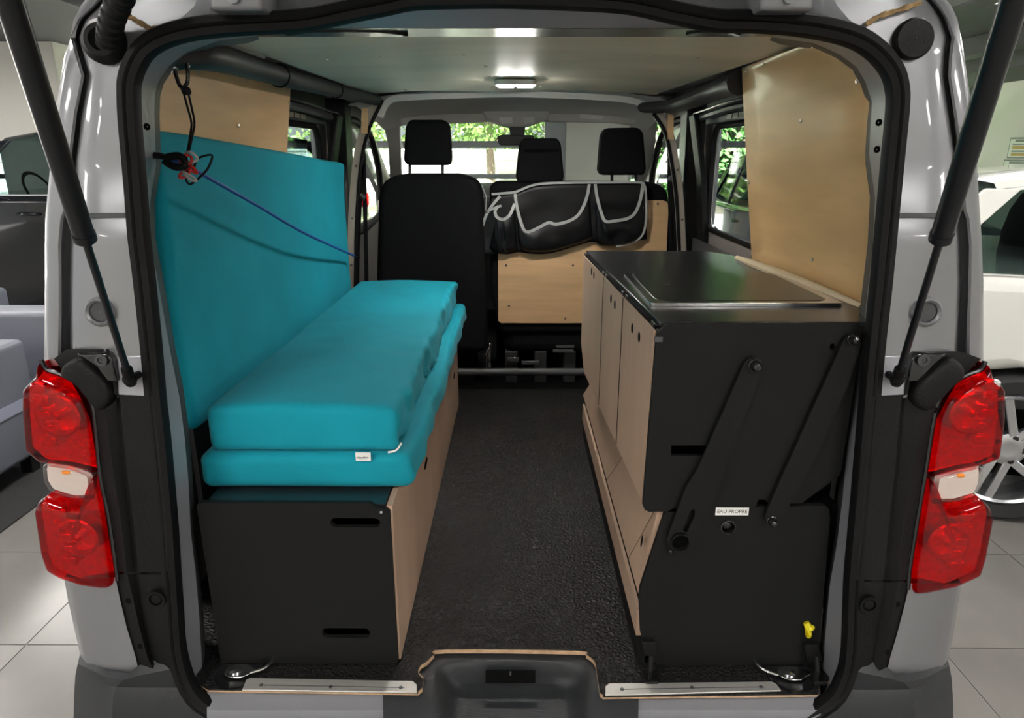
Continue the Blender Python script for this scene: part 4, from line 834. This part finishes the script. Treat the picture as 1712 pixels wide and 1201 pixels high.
# ================================================================== STORAGE BENCH (left)
BY0, BY1 = 1.22, 2.80; BX0, BX1, BZ = -.632, -.246, .385
bench = thing('storage_bench', 'low black storage bench with wooden side under the teal cushions', 'bench', ((BX0+BX1)/2,(BY0+BY1)/2,0))
def slot(px0, px1, py0, py1, Y):
    a = atY(px0,py1,Y); b_ = atY(px1,py0,Y); return [(x,Y,z) for x, z in rrect(a.x,b_.x,a.z,b_.z,abs(b_.z-a.z)*.48)]
outl = [(BX0,BZ-.006),(BX0+.006,BZ),(BX1-.042,BZ),(BX1-.028,BZ-.012),(BX1-.012,BZ-.012),(BX1-.004,BZ-.020),(BX1-.004,.008),(BX1-.008,.003),(BX0+.003,.003)]
mb = MB(); mb.plate([(x,BY0,z) for x, z in outl], [slot(553,635,867,882,BY0), slot(539,618,1051,1067,BY0)], (0,.012,0)); obj('front_panel', mb, M['black'], bench)
mb = MB(); mb.plate([(BX1-.012,y,z) for y, z in [(BY0+.013,.004),(BY1,.004),(BY1,BZ-.012),(BY0+.013,BZ-.012)]], [], (.012,0,0)); bsp = obj('side_panel', mb, M['beech'], bench)
for (hx_, hy_) in ((712,775),(759.5,628)):
    p = atX(hx_,hy_,BX1); mb = MB(); mb.prism([Vector((BX1+.0005,p.y+.034*math.cos(t),p.z+.012*math.sin(t))) for t in [2*math.pi*i/16 for i in range(16)]], (-.002,0,0)); obj('finger_slot', mb, M['hole'], bsp)
mb = MB(); mb.box((BX0+.01,BY0+.013,BZ-.02),(BX1-.014,BY1,BZ-.008)); obj('lid', mb, M['top'], bench)
mb = MB(); mb.box((BX0+.005,BY0+.013,.004),(BX0+.015,BY1,BZ-.021)); obj('rear_panel', mb, M['black'], bench)
mb = MB(); mb.box((BX0+.016,BY0+.10,.004),(BX1-.013,BY0+.11,BZ-.021)); obj('inner_partition', mb, M['hole'], bench)
mb = MB(); mb.box((BX0+.016,BY1-.012,.004),(BX1-.013,BY1,BZ-.021)); obj('end_panel', mb, M['black'], bench)
mb = MB(); mb.lathe((BX1-.02,BY0-.001,BZ-.018), (0,-1,0), [(.004,0),(.003,.002),(.001,.002)], 10); obj('hinge_pin', mb, M['steel'], bench)
# ------------------------------------------------------------------ teal cushions
def wr(p, amp, fr, ax):      # gentle cloth undulation
    return amp*noise.noise(Vector((p.x*fr[0], p.y*fr[1], p.z*fr[2])))
def fn_low(p):
    q = p.copy(); q.x += max(0,(p.x+.43)/.22)*(.010*noise.noise(Vector((1.3,p.y*9,p.z*6)))+.007*noise.noise(Vector((7.3,p.y*24+p.z*30,p.z*8)))); q.z += wr(p,.003,(6,5,4),2); return q
mb = soft_box((-.655,1.29,.378),(-.205,2.79,.456), .022, (10,40,3), fn_low); lowc = obj('seat_cushion', mb, M['teal'], None, smooth=True, ang=60, label='thin teal cushion lying directly on the black bench', cat='cushion', group='teal foam cushions')
def fn_up(p):
    q = p.copy()
    if p.x > -.33: q.x += .013*noise.noise(Vector((0.3,p.y*16,p.z*9))) + .010*noise.noise(Vector((4.3,p.y*30+p.z*40,p.z*10)))
    if p.z > .5:
        q.z += .006*math.sin((p.x+.63)/.4*math.pi) + wr(p,.003,(4,3,1),2)
        q.z += .0022*math.sin((p.y+.35*p.x)*46 + 2*noise.noise(p*5))*max(0,1-abs(p.y-1.72)/.16)*max(0,min(1,(p.x+.60)/.1))
    return q
mb = soft_box((-.632,1.30,.457),(-.238,2.74,.556), .020, (18,60,4), fn_up); upc = obj('seat_cushion', mb, M['teal'], None, smooth=True, ang=60, label='thick teal seat cushion on top of the thinner one', cat='cushion', group='teal foam cushions')
# sewn corner edge and care label
mb = MB(); mb.tube(smooth_path([(-.262,1.300,.459),(-.245,1.302,.463),(-.236,1.312,.475)],5), .0022, 6); obj('white_piping', mb, M['white'], upc, smooth=True)
a, b_ = atY(594,757,1.284), atY(620,771,1.284)
mb = MB(); mb.box((a.x,1.2835,b_.z),(b_.x,1.286,a.z)); tg = obj('care_label', mb, M['white'], lowc, label='white sewn label')
def text_mesh(txt, size, mtl, parent, origin, xdir, zdir, name, depth=.0004):
    cu = bpy.data.curves.new(name, 'FONT'); cu.body = txt; cu.size = size; cu.align_x = 'CENTER'; cu.align_y = 'CENTER'; cu.extrude = depth; cu.resolution_u = 2
    tmp = bpy.data.objects.new(name+'_tmp', cu); C.objects.link(tmp); dg = bpy.context.evaluated_depsgraph_get(); me = bpy.data.meshes.new_from_object(tmp.evaluated_get(dg))
    mb = MB(); xd, zd = Vector(xdir), Vector(zdir); nd = xd.cross(zd)
    mb.add([Vector(origin)+xd*v.co.x+zd*v.co.y+nd*v.co.z for v in me.vertices], [list(p.vertices) for p in me.polygons])
    bpy.data.objects.remove(tmp); bpy.data.meshes.remove(me); bpy.data.curves.remove(cu)
    return obj(name, mb, mtl, parent)
mb = MB(); n_ = 26; P_ = [Vector((a.x+(b_.x-a.x)*(.12+.74*k/n_), 1.2828, (a.z*.42+b_.z*.58) + .0016*math.sin(k*1.9) + (.002 if k in (4,17) else 0))) for k in range(n_+1)]
mb.tube(P_, .0004, 4); obj('script_line', mb, M['ink'], tg)
# upright mattress leaning on the wall
def fn_wall(p):   # p.x thickness -.08..0, p.y 0..1 length, p.z 0..1
    q = Vector(); s = p.y/1.33; t = (p.z)/.62
    topz = 1.098 - .085*s; z = .462 + (topz-.462)*t
    x = -.700 + .052*s + p.x*1.0 - .004*s + .02*math.sin(math.pi*t)*-.4
    q = Vector((x + .010*noise.noise(Vector((p.y*2.2,p.z*3.5,0))) , 1.40 + p.y, z))
    if p.x > -.02:
        q.x += .0026*math.sin(p.z*70+6*noise.noise(Vector((p.y*3,p.z*2,2))))*max(0,1-abs(p.z-.42)/.14)*max(0,1-abs(p.y-.32)/.3)
        q.x += .004*max(0,noise.noise(Vector((p.y*14,p.z*1.4,7))))*max(0,(s-.6)/.4)
    return q
mb = soft_box((-.075,0,0),(0,1.33,.62), .018, (4,48,28), fn_wall); obj('backrest_mattress', mb, M['teal'], None, smooth=True, ang=60, label='upright teal mattress leaning against the left side wall', cat='cushion', group='teal foam cushions')
# ================================================================== KITCHEN UNIT (right)
KY = 1.22
kit = thing('kitchen_unit', 'black and wood camper kitchen unit with swing-out upper cabinet', 'kitchen unit', (.45,1.75,0))
def K(name, mb, m, par=None, **k): return obj(name, mb, M[m], par or kit, **k)
def fx(Y, near=.256, far=.216): return near + (far-near)*(Y-KY)/(2.19-KY)
def pY(pl, Y): return [atY(x,y,Y) for x, y in pl]
# upper cabinet front panel with slots
up_poly = [(1098,560),(1099,556),(1112,545),(1118,543.5),(1436,541),(1441,547),(1440,566),(1407,785),(1403,796),(1340,842),(1286,843),(1279,836),(1268,836),(1262,850),(1250,855),(1085,856),(1078,853),(1075,846)]
sl = pY([(1122,745),(1183,745),(1183,763),(1122,763)], KY)
hl = [atY(1392+5*math.cos(a),580+5.5*math.sin(a),KY) for a in [2*math.pi*k/12 for k in range(12)]]
mb = MB(); mb.plate(pY(up_poly,KY), [sl, hl], (0,.012,0)); ucab = K('upper_front_panel', mb, 'black')
# cabinet carcass of the upper part
zt, zb = .742, .376
mb = MB()
xr = .655
mb.hexa([(fx(1.30)+.012,1.30,zb),(xr,1.30,zb),(xr,2.15,zb),(fx(2.12)+.012,2.12,zb),(fx(1.30)+.012,1.30,zt),(xr,1.30,zt),(xr,2.18,zt),(fx(2.18)+.012,2.18,zt)])
K('upper_carcass', mb, 'hole')
# three doors with finger holes
ys = [KY+.013,1.53,1.80,2.19]
for k in range(3):
    a, b_ = ys[k]+.003, ys[k+1]-.003
    if k == 2: pl = [(a,zb),(b_-.085,zb),(b_,zb+.075),(b_,zt-.004),(a,zt-.004)]
    else: pl = [(a,zb),(b_,zb),(b_,zt-.004),(a,zt-.004)]
    mb = MB(); mb.plate([(fx(y),y,z) for y, z in pl], [], (.012,0,0)); dr_ = K('cabinet_door', mb, 'beech')
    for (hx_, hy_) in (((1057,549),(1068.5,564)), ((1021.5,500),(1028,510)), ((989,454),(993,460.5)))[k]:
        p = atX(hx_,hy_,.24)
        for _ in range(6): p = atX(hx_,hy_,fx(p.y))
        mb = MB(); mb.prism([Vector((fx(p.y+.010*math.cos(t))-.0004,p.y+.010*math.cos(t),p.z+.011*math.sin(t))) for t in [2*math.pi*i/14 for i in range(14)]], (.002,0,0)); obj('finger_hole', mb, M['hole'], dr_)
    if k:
        mb = MB(); mb.box((fx(a)-.0005,a-.006,zb+.002),(fx(a)+.004,a+.0005,zt-.006)); K('door_gap_shade', mb, 'hole')  # near-black strip laid over the gap to stand for the shade between doors
    for q in (a+.02,b_-.02):
        mb = MB(); mb.tube([(fx(q)+.004,q-.012,zt+.001),(fx(q)+.004,q+.012,zt+.001)], .0035, 8); K('door_hinge', mb, 'steel', smooth=True)
# worktop with clipped far corner
tp = [(fx(1.235)+.010,1.235),(.69,1.235),(.735,1.30),(.735,1.38),(.70,1.97),(.655,2.10),(.60,2.19),(fx(2.19)+.008,2.19)]
mb = MB(); mb.prism([(x,y,zt) for x, y in tp], (0,0,.010)); wt = K('worktop', mb, 'top', bevel=.0015)
ZT = zt+.010
# gap strip between doors and worktop
mb = MB(); mb.sweep([(fx(1.235)+.006,1.236,zt-.002),(fx(2.188)+.006,2.188,zt-.002)], [(-.004,-.004),(.004,-.004),(.004,.004),(-.004,.004)]); K('black_edge_strip', mb, 'hole')
# hob and sink lid: steel rim + dark glass
hx0, hx1, hy0, hy1 = .272, .664, 1.366, 1.726
o4 = rrect(hx0,hx1,hy0,hy1,.012); i4 = rrect(hx0+.017,hx1-.020,hy0+.022,hy1-.004,.03)
mb = MB(); mb.plate([(x,y,ZT) for x, y in o4], [[(x,y,ZT) for x, y in i4]], (0,0,.007)); K('hob_rim', mb, 'steel', bevel=.003, seg=3)
mb = MB(); mb.prism([(x,y,ZT) for x, y in rrect(hx0+.016,hx1-.019,hy0+.021,hy1-.003,.03)], (0,0,.008)); lid_ = K('glass_lid', mb, 'top', bevel=.002)
c = atZ(1113,476,ZT+.0085); mb = MB(); mb.prism([(c.x+.010*math.cos(t),c.y+.006*math.sin(t),ZT+.008) for t in [2*math.pi*i/12 for i in range(12)]], (0,0,.0006)); obj('lid_marking', mb, M['ink'], lid_)
# corner bracket
c = atY(1099,567,KY-.001); mb = MB(); mb.box((c.x-.006,KY-.003,c.z-.006),(c.x+.010,KY,c.z+.005)); K('corner_bracket', mb, 'darkmetal', bevel=.001)
# lower cabinet
lo_poly = [(1112,858),(1125,850.5),(1190,849),(1266,848),(1378,846),(1386,852),(1388,866),(1373,1040),(1369,1108),(1366,1112),(1102,1113),(1090,1106),(1078,1085),(1071,1060),(1069,1000),(1070,986)]
cap = [atY(1217+11*math.cos(a),881+11*math.sin(a),KY) for a in [2*math.pi*k/14 for k in range(14)]]
mb = MB(); mb.plate(pY(lo_poly,KY), [cap], (0,.012,0)); K('lower_front_panel', mb, 'black')
c = atY(1217,881,KY); mb = MB(); mb.lathe(c, (0,-1,0), [(.0155,-.012),(.0155,.003),(.013,.004),(.0125,-.01)], 20); capo = K('tank_inlet_ring', mb, 'gloss_black', smooth=True)
mb = MB(); mb.lathe(c+Vector((-.001,.008,.003)), (0,-1,.2), [(.0125,-.004),(.011,.004),(.006,.008),(.001,.009)], 18); obj('tank_cap', mb, M['gloss_black'], capo, smooth=True)
LX = .257; L1 = 2.47
mb = MB(); mb.hexa([(LX+.012,1.25,.01),(.65,1.25,.01),(.65,2.45,.01),(LX+.012,2.45,.01),(LX+.05,1.25,.37),(.65,1.25,.37),(.65,2.15,.37),(LX+.05,2.15,.37)]); K('lower_carcass', mb, 'hole')
# slanted drawer fronts (seams lean like in the photo)
def sl_pt(Yb, Yt, t): return Vector((LX + (.030)*t, Yb + (Yt-Yb)*t, .168 + (.372-.168)*t))
seams = [(1.234,1.234),(1.366,1.243),(1.755,1.556),(2.47,2.19)]
for k in range(3):
    (b0, t0), (b1, t1) = seams[k], seams[k+1]
    g = .0025
    q = [sl_pt(b0+g,t0+g,0), sl_pt(b1-g,t1-g,0), sl_pt(b1-g,t1-g,1), sl_pt(b0+g,t0+g,1)]
    mb = MB(); mb.prism(q, (.012,0,.002)); d_ = K('drawer_front', mb, 'beech')
    if k == 0:
        hc2 = atX(1078,905,LX+.012); mb = MB(); mb.add([hc2+Vector((-.0065+.0035*math.sin(t)*.5,.008*math.cos(t),.014*math.sin(t))) for t in [2*math.pi*i/12 for i in range(12)]], [list(range(12))]); obj('finger_hole', mb, M['hole'], d_)
mb = MB(); mb.box((LX,1.234,.066),(LX+.012,L1,.130)); K('plinth_board', mb, 'beech')
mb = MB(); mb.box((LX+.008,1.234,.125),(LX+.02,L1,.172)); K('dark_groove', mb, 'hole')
mb = MB(); mb.box((LX+.004,1.225,.002),(LX+.02,L1,.066)); K('base_rail', mb, 'black')
# swing arms
def arm(name, outl, knobs, ring_=None, slot_=None, Y=1.208):
    hs_ = []
    if ring_: hs_.append([atY(ring_[0]+ring_[2]*math.cos(a),ring_[1]+ring_[2]*math.sin(a),Y) for a in [2*math.pi*k/18 for k in range(18)]])
    if slot_: hs_.append(pY(rpoly(slot_,4,3),Y))
    mb = MB(); mb.plate(pY(rpoly(outl,9,4),Y), hs_, (0,.006,0)); o = K(name, mb, 'black')
    for (x, y, r_) in knobs:
        c = atY(x,y,Y); mb = MB(); mb.lathe(c, (0,-1,.05), [(r_*1.15,0),(r_*1.15,.003),(r_,.004),(r_*.95,.010),(r_*.6,.016),(.001,.018)], 18); obj('pivot_knob', mb, M['gloss_black'], o, smooth=True)
    return o
a1 = arm('swing_arm', [(1246,604),(1256,598),(1272,602),(1276,616),(1262,652),(1222,758),(1191,848),(1172,890),(1158,920),(1140,928),(1122,922),(1115,905),(1118,893),(1148,812),(1166,785)], [(1262,611,.0108)], (1137,906,16), [(1153,855),(1162,851),(1162,862),(1148,892),(1141,888)])
mb = MB(); c = atY(1137,906,1.210); mb.lathe(c, (0,-1,0), [(.020,-.003),(.020,.006),(.0175,.006),(.0175,-.003)], 22); obj('lock_ring', mb, M['black'], a1, smooth=True)
mb = MB(); mb.lathe(c+Vector((0,.009,0)), (0,-1,0), [(.019,0),(.001,.0005)], 18); obj('lock_hole', mb, M['hole'], a1)
c = atY(1121,922,1.206); mb = MB(); mb.ball(c, .005); obj('lock_pin', mb, M['gloss_black'], a1, smooth=True)
arm('swing_arm', [(1412,566),(1420,558),(1434,562),(1440,574),(1420,640),(1352,790),(1308,866),(1300,878),(1286,880),(1279,870),(1281,858),(1290,836)], [(1425,567,.0092),(1290,871,.0092)])
# water label
a, b_ = atY(1197,849,KY-.001), atY(1251,862,KY-.001)
mb = MB(); mb.box((a.x,KY-.0012,b_.z),(b_.x,KY+.0005,a.z)); wl = K('water_label', mb, 'white', label='white label reading EAU PROPRE')
text_mesh('EAU PROPRE', .0112, M['ink'], wl, ((a.x+b_.x)/2,KY-.0016,(a.z+b_.z)/2), (.94,0,0), (0,0,1), 'label_text', .0002)
# yellow tap and corner brackets
c = atY(1350,1052,KY-.004); mb = MB(); mb.tube([c+Vector((-.005,0,.016)), c+Vector((.002,-.004,.004)), c+Vector((.001,-.004,-.008)), c+Vector((.004,0,-.017))], [.006,.009,.007,.006], 8); mb.ball(c+Vector((.004,-.004,.006)), .009, (1,.6,.8)); K('yellow_tap', mb, 'yellow', smooth=True)
for pl, dp in (([(1073,1075),(1096,1075),(1099,1096),(1078,1098)],.05), ([(1345,1080),(1368,1080),(1377,1106),(1352,1108)],.04)):
    mb = MB(); q = pY(pl,1.205); mb.prism(q, (0,.012,0)); o = K('floor_bracket', mb, 'black', bevel=.002)
    xm = sum(p.x for p in q)/4; mb = MB(); mb.box((xm-.016,1.165,.0),(xm+.016,1.205,.004)); mb.tube([(xm-.004,1.172,.004),(xm-.004,1.172,.03),(xm,1.19,.05)], .005, 8); mb.tube([(xm-.012,1.166,.006),(xm+.012,1.166,.006)], .004, 8); obj('latch_foot', mb, M['black'], o, smooth=True)
# ================================================================== SEATS
def seat_back(name, pl, Y, th, m, parent, bev=.035):
    mb = MB(); mb.prism(pY(rpoly(pl,14,5),Y), (0,th,0)); return obj(name, mb, M[m], parent, bevel=bev, seg=4)
ds = thing('driver_seat', 'black fabric driver seat with a single headrest', 'seat', (-.40,3.25,-.02))
seat_back('backrest', [(632,330),(640,302),(668,291),(770,291),(800,303),(806,330),(812,480),(815,590),(640,590),(628,480)], 3.05, .16, 'seat', ds, .05)
hr = seat_back('headrest', [(677,212),(684,200),(742,200),(750,208),(754,262),(752,277),(682,277),(674,270)], 3.10, .10, 'seat', ds, .03)
for x in (685,740):
    mb = MB(); mb.tube([atY(x,268,3.15), atY(x,300,3.15)], .007, 10); obj('headrest_post', mb, M['darkmetal'], ds, smooth=True)
mb = MB(); mb.box((-.62,3.1,.12),(-.16,3.62,.36)); obj('seat_cushion', mb, M['seat'], ds, bevel=.05, seg=3)
mb = MB(); mb.box((-.58,3.12,-.02),(-.20,3.55,.13)); obj('seat_base', mb, M['hole'], ds)
mb = MB(); mb.tube([atY(806,310,3.09),atY(813,330,3.09),atY(812,352,3.09)], .003, 6); obj('trim_piping', mb, M['trim'], ds, smooth=True)
mb = MB(); mb.tube([(-.14,3.10,.05),(-.135,3.10,.14),(-.12,3.105,.19)], .006, 8); mb.ball((-.12,3.10,.19), .012); obj('recliner_lever', mb, M['steel'], ds, smooth=True)
ps = thing('passenger_bench_seat', 'black double passenger seat with plywood board on its back', 'seat', (.32,3.3,-.02))
seat_back('backrest', [(818,312),(828,304),(930,304),(942,304),(1095,305),(1118,318),(1122,420),(1118,560),(834,560),(820,480)], 3.13, .16, 'seat', ps, .04)
for pl, Y in (([(868,240),(875,231),(932,231),(938,240),(943,296),(940,305),(866,305),(862,296)],3.14), ([(1006,225),(1013,214),(1068,213),(1076,222),(1081,284),(1077,293),(1006,293),(1001,286)],3.16)):
    seat_back('headrest', pl, Y, .10, 'seat', ps, .03)
mb = MB(); q = pY([(876,250),(933,249),(934,254),(876,255)],3.135); mb.prism(q, (0,.01,0)); obj('headrest_fold', mb, M['hole'], ps)
for x in (1023,1063):
    mb = MB(); mb.tube([atY(x,286,3.21), atY(x,312,3.21)], .007, 10); obj('headrest_post', mb, M['cabdark'], ps, smooth=True)
bpl = [(832,400),(834,396),(1000,396),(1040,380),(1062,337),(1070,335),(1108,335),(1116,338),(1118,348),(1114,440),(1112,536),(1106,541),(838,541),(833,537)]
mb = MB(); mb.prism(pY(bpl,3.115), (0,.012,0)); bb = obj('back_board', mb, M['ply_h'], ps, bevel=.002)
screws(bb, [atY(x,y,3.114) for x, y in [(846,444),(958,444),(851,512),(945,533),(1100,341)]], (0,-1,0), 'darkmetal')
mb = MB(); mb.box((-.06,3.15,.13),(.72,3.65,.36)); obj('seat_cushion', mb, M['seat'], ps, bevel=.05, seg=3)
for x in (-.02,.12,.26,.6):
    mb = MB(); mb.box((x-.03,3.16,-.02),(x+.03,3.5,.14)); obj('seat_leg', mb, M['cabdark'], ps, bevel=.006)
mb = MB(); mb.box((-.1,3.5,-.02),(.7,3.56,.2)); obj('heel_board', mb, M['hole'], ps)
# ================================================================== SEAT ORGANISER
org_ = thing('seat_organiser', 'black nylon pocket organiser with grey piping hung over the passenger seat', 'organiser', atY(950,420,3.09))
OY = 3.095
top_e = [(806,392),(812,362),(820,338),(828,326),(862,322),(884,312),(908,307),(960,305.5),(1020,305),(1072,305),(1080,312)]
bot_e = [(808,424),(818,426),(832,424),(850,425),(866,422),(885,424),(915,424),(945,417),(990,404),(1012,411),(1081,400)]
rows = []
N_ = 12
for k in range(N_+1):
    t = k/N_; row = []
    for i in range(len(top_e)):
        x = top_e[i][0]*(1-t)+bot_e[i][0]*t; y = top_e[i][1]*(1-t)+bot_e[i][1]*t
        row.append(atY(x,y,OY) + Vector((0,.010*noise.noise(Vector((x*.05,y*.03,0))) ,0)))
    rows.append(smooth_path(row,3))
mb = MB(); mb.grid(rows); o = obj('backing_cloth', mb, M['nylon'], org_, smooth=True); o.modifiers.new('solid','SOLIDIFY').thickness = .003
def pocket(rim, foot, bul, seed):
    n_ = 14; R_ = smooth_path([Vector((x,y,0)) for x, y in rim], 8); F_ = smooth_path([Vector((x,y,0)) for x, y in foot], 8)
    def samp(L, t): q = t*(len(L)-1); i = min(int(q), len(L)-2); return L[i].lerp(L[i+1], q-i)
    rows = []
    for k in range(11):
        t = k/10; row = []
        for j in range(n_*2+1):
            s = j/(n_*2); p = samp(R_,s).lerp(samp(F_,s), t)
            b_ = bul*math.sin(math.pi*s)**.6*(.25+.75*math.sin(math.pi*min(1,t*.55+.25))) * (1 if t < .95 else .5)
            w_ = .012*noise.noise(Vector((s*7+seed,t*2,seed)))*math.sin(math.pi*s)
            row.append(atY(p.x,p.y,OY-.006-b_-w_))
        rows.append(row)
    mb = MB(); mb.grid(rows); po = obj('pocket', mb, M['nylon'], org_, smooth=True); po.modifiers.new('solid','SOLIDIFY').thickness = .002
    rim3 = [p + Vector((0,-.004,0)) for p in rows[0]]
    mb = MB(); mb.sweep(rim3, [(-.0065,-.0015),(.0065,-.0015),(.0065,.0015),(-.0065,.0015)], up=(0,-1,0)); obj('pocket_piping', mb, M['trim'], po, smooth=True)
pocket([(861,322),(864,345),(871,372),(880,388),(900,381),(917,372),(930,375),(955,368),(970,355),(981,330),(985,308)], [(866,400),(868,408),(872,416),(882,421),(900,422),(917,422),(935,418),(955,412),(970,407),(985,402),(990,400)], .035, 1)
pocket([(995,308),(998,330),(1005,355),(1012,370),(1030,369),(1050,365),(1062,355),(1070,335),(1076,309)], [(996,398),(1000,403),(1006,408),(1016,411),(1032,411),(1050,408),(1064,402),(1074,392),(1078,380)], .030, 2)
pocket([(833,345),(828,352),(830,362),(840,367),(850,362),(856,352),(860,341)], [(818,415),(826,422),(834,424),(844,424),(852,422),(860,420),(866,416)], .030, 3)
def ribbon(pl, w_=.006):
    mb = MB(); mb.sweep(smooth_path([atY(x,y,OY-.014) for x, y in pl],4), [(-w_,-.0015),(w_,-.0015),(w_,.0015),(-w_,.0015)], up=(0,-1,0)); obj('edge_piping', mb, M['trim'], org_, smooth=True)
ribbon([(805,384),(812,362),(822,345),(836,328)]); ribbon([(822,325),(845,323),(862,321),(884,312),(908,307),(960,305.5),(1020,305),(1068,305),(1077,310),(1080,330),(1080,370),(1074,392),(1060,404),(1030,412)], .005)
ribbon([(1074,308),(1071,330),(1069,345),(1076,348)], .005); ribbon([(813,356),(822,350),(838,344)], .005)
# ================================================================== BUNGEE CORDS
bc = thing('bungee_cord', 'blue elastic cord stretched diagonally across the upright teal mattress', 'cord', atY(300,280,1.36))
s0, s1, e0 = atY(246,259,1.345), atY(305,273,1.37), atX(592,428,-.625)
pts_ = [s1, atY(340,293,1.44), s1.lerp(e0,.5)+Vector((.008,0,-.012)), e0]
mb = MB(); mb.tube(smooth_path([s1, s1.lerp(e0,.25)+Vector((.01,0,-.01)), s1.lerp(e0,.5)+Vector((.01,0,-.018)), s1.lerp(e0,.75)+Vector((.01,0,-.012)), e0],6), .0042, 8); obj('cord', mb, M['blue'], bc, smooth=True)
mb = MB(); mb.tube([s1+Vector((-.022,0,.007)), s1+Vector((.012,.01,-.006))], .010, 10); obj('blue_sleeve', mb, M['blue'], bc, smooth=True)
mb = MB(); mb.tube(smooth_path([s0, s0+Vector((.022,.005,-.002)), s1+Vector((-.03,0,.010)), s1+Vector((-.018,0,.005))],5), .006, 8); mb.tube(smooth_path([s0+Vector((.03,0,-.008)), s0+Vector((.05,0,-.022)), s0+Vector((.07,0,-.018)), s0+Vector((.06,0,-.002))],5,True), .007, 8, closed=True); obj('end_hook', mb, M['rubber'], bc, smooth=True)
mb = MB(); mb.ball(s0, .009); obj('hook_knob', mb, M['rubber'], bc, smooth=True)
for k, (dx, dz, m_) in enumerate(((.010,.006,'redcord'),(.018,-.010,'redcord'),(.012,-.024,'trim'),(.020,.012,'trim'),(.006,-.018,'redcord'))):
    mb = MB(); c = s1 + Vector((dx,-.006,dz)); mb.tube(smooth_path([c+Vector((.012*math.cos(t+k),.004*math.sin(2*t),.009*math.sin(t))) for t in [2*math.pi*i/7 for i in range(7)]],3,True), .0028, 6, closed=True); obj('knot_loop', mb, M[m_], bc, smooth=True)
mb = MB(); mb.tube(smooth_path([e0, e0+Vector((.010,0,-.008)), e0+Vector((.022,.0,-.004))],4), .005, 8); obj('far_hook', mb, M['rubber'], bc, smooth=True)
st = thing('strap_loop', 'thin black cord loop hanging from the roof corner by a carabiner', 'cord', atY(312,275,1.39))
car_ = smooth_path([atY(x,y,1.40) for x, y in [(292,112),(300,97),(312,97),(314,120),(313,138),(306,146),(299,140)]],4,True)
mb = MB(); mb.tube(car_, .0038, 8, closed=True); obj('carabiner', mb, M['gloss_black'], st, smooth=True)
mb = MB(); mb.tube(smooth_path([atY(x,y,1.40) for x, y in [(286,122),(290,104),(300,98),(308,100)]],4), .004, 8); mb.ball(atY(290,112,1.40), .010, (1,1,.7)); obj('roof_hook', mb, M['steel'], st, smooth=True)
for pl in ([(306,152),(313,178),(320,205),(318,225),(313,255),(307,272)], [(314,152),(320,178),(325,205),(322,225),(315,255),(307,272)]):
    mb = MB(); mb.tube(smooth_path([atY(x,y,1.395) for x, y in pl],5), .0022, 6); obj('cord', mb, M['rubber'], st, smooth=True)
for k in range(4):
    mb = MB(); c = atY(309+k*1.5,150+(k % 2)*4,1.392); mb.ball(c, .0065, (1.2,.8,.9)); obj('knot', mb, M['rubber'], st, smooth=True)
mb = MB(); mb.tube(smooth_path([atY(x,y,1.375) for x, y in [(323,285),(330,266),(352,259),(354,266),(346,284),(330,300),(318,308),(311,300),(314,285)]],5,True), .0022, 6, closed=True); obj('wire_loop', mb, M['rubber'], st, smooth=True)
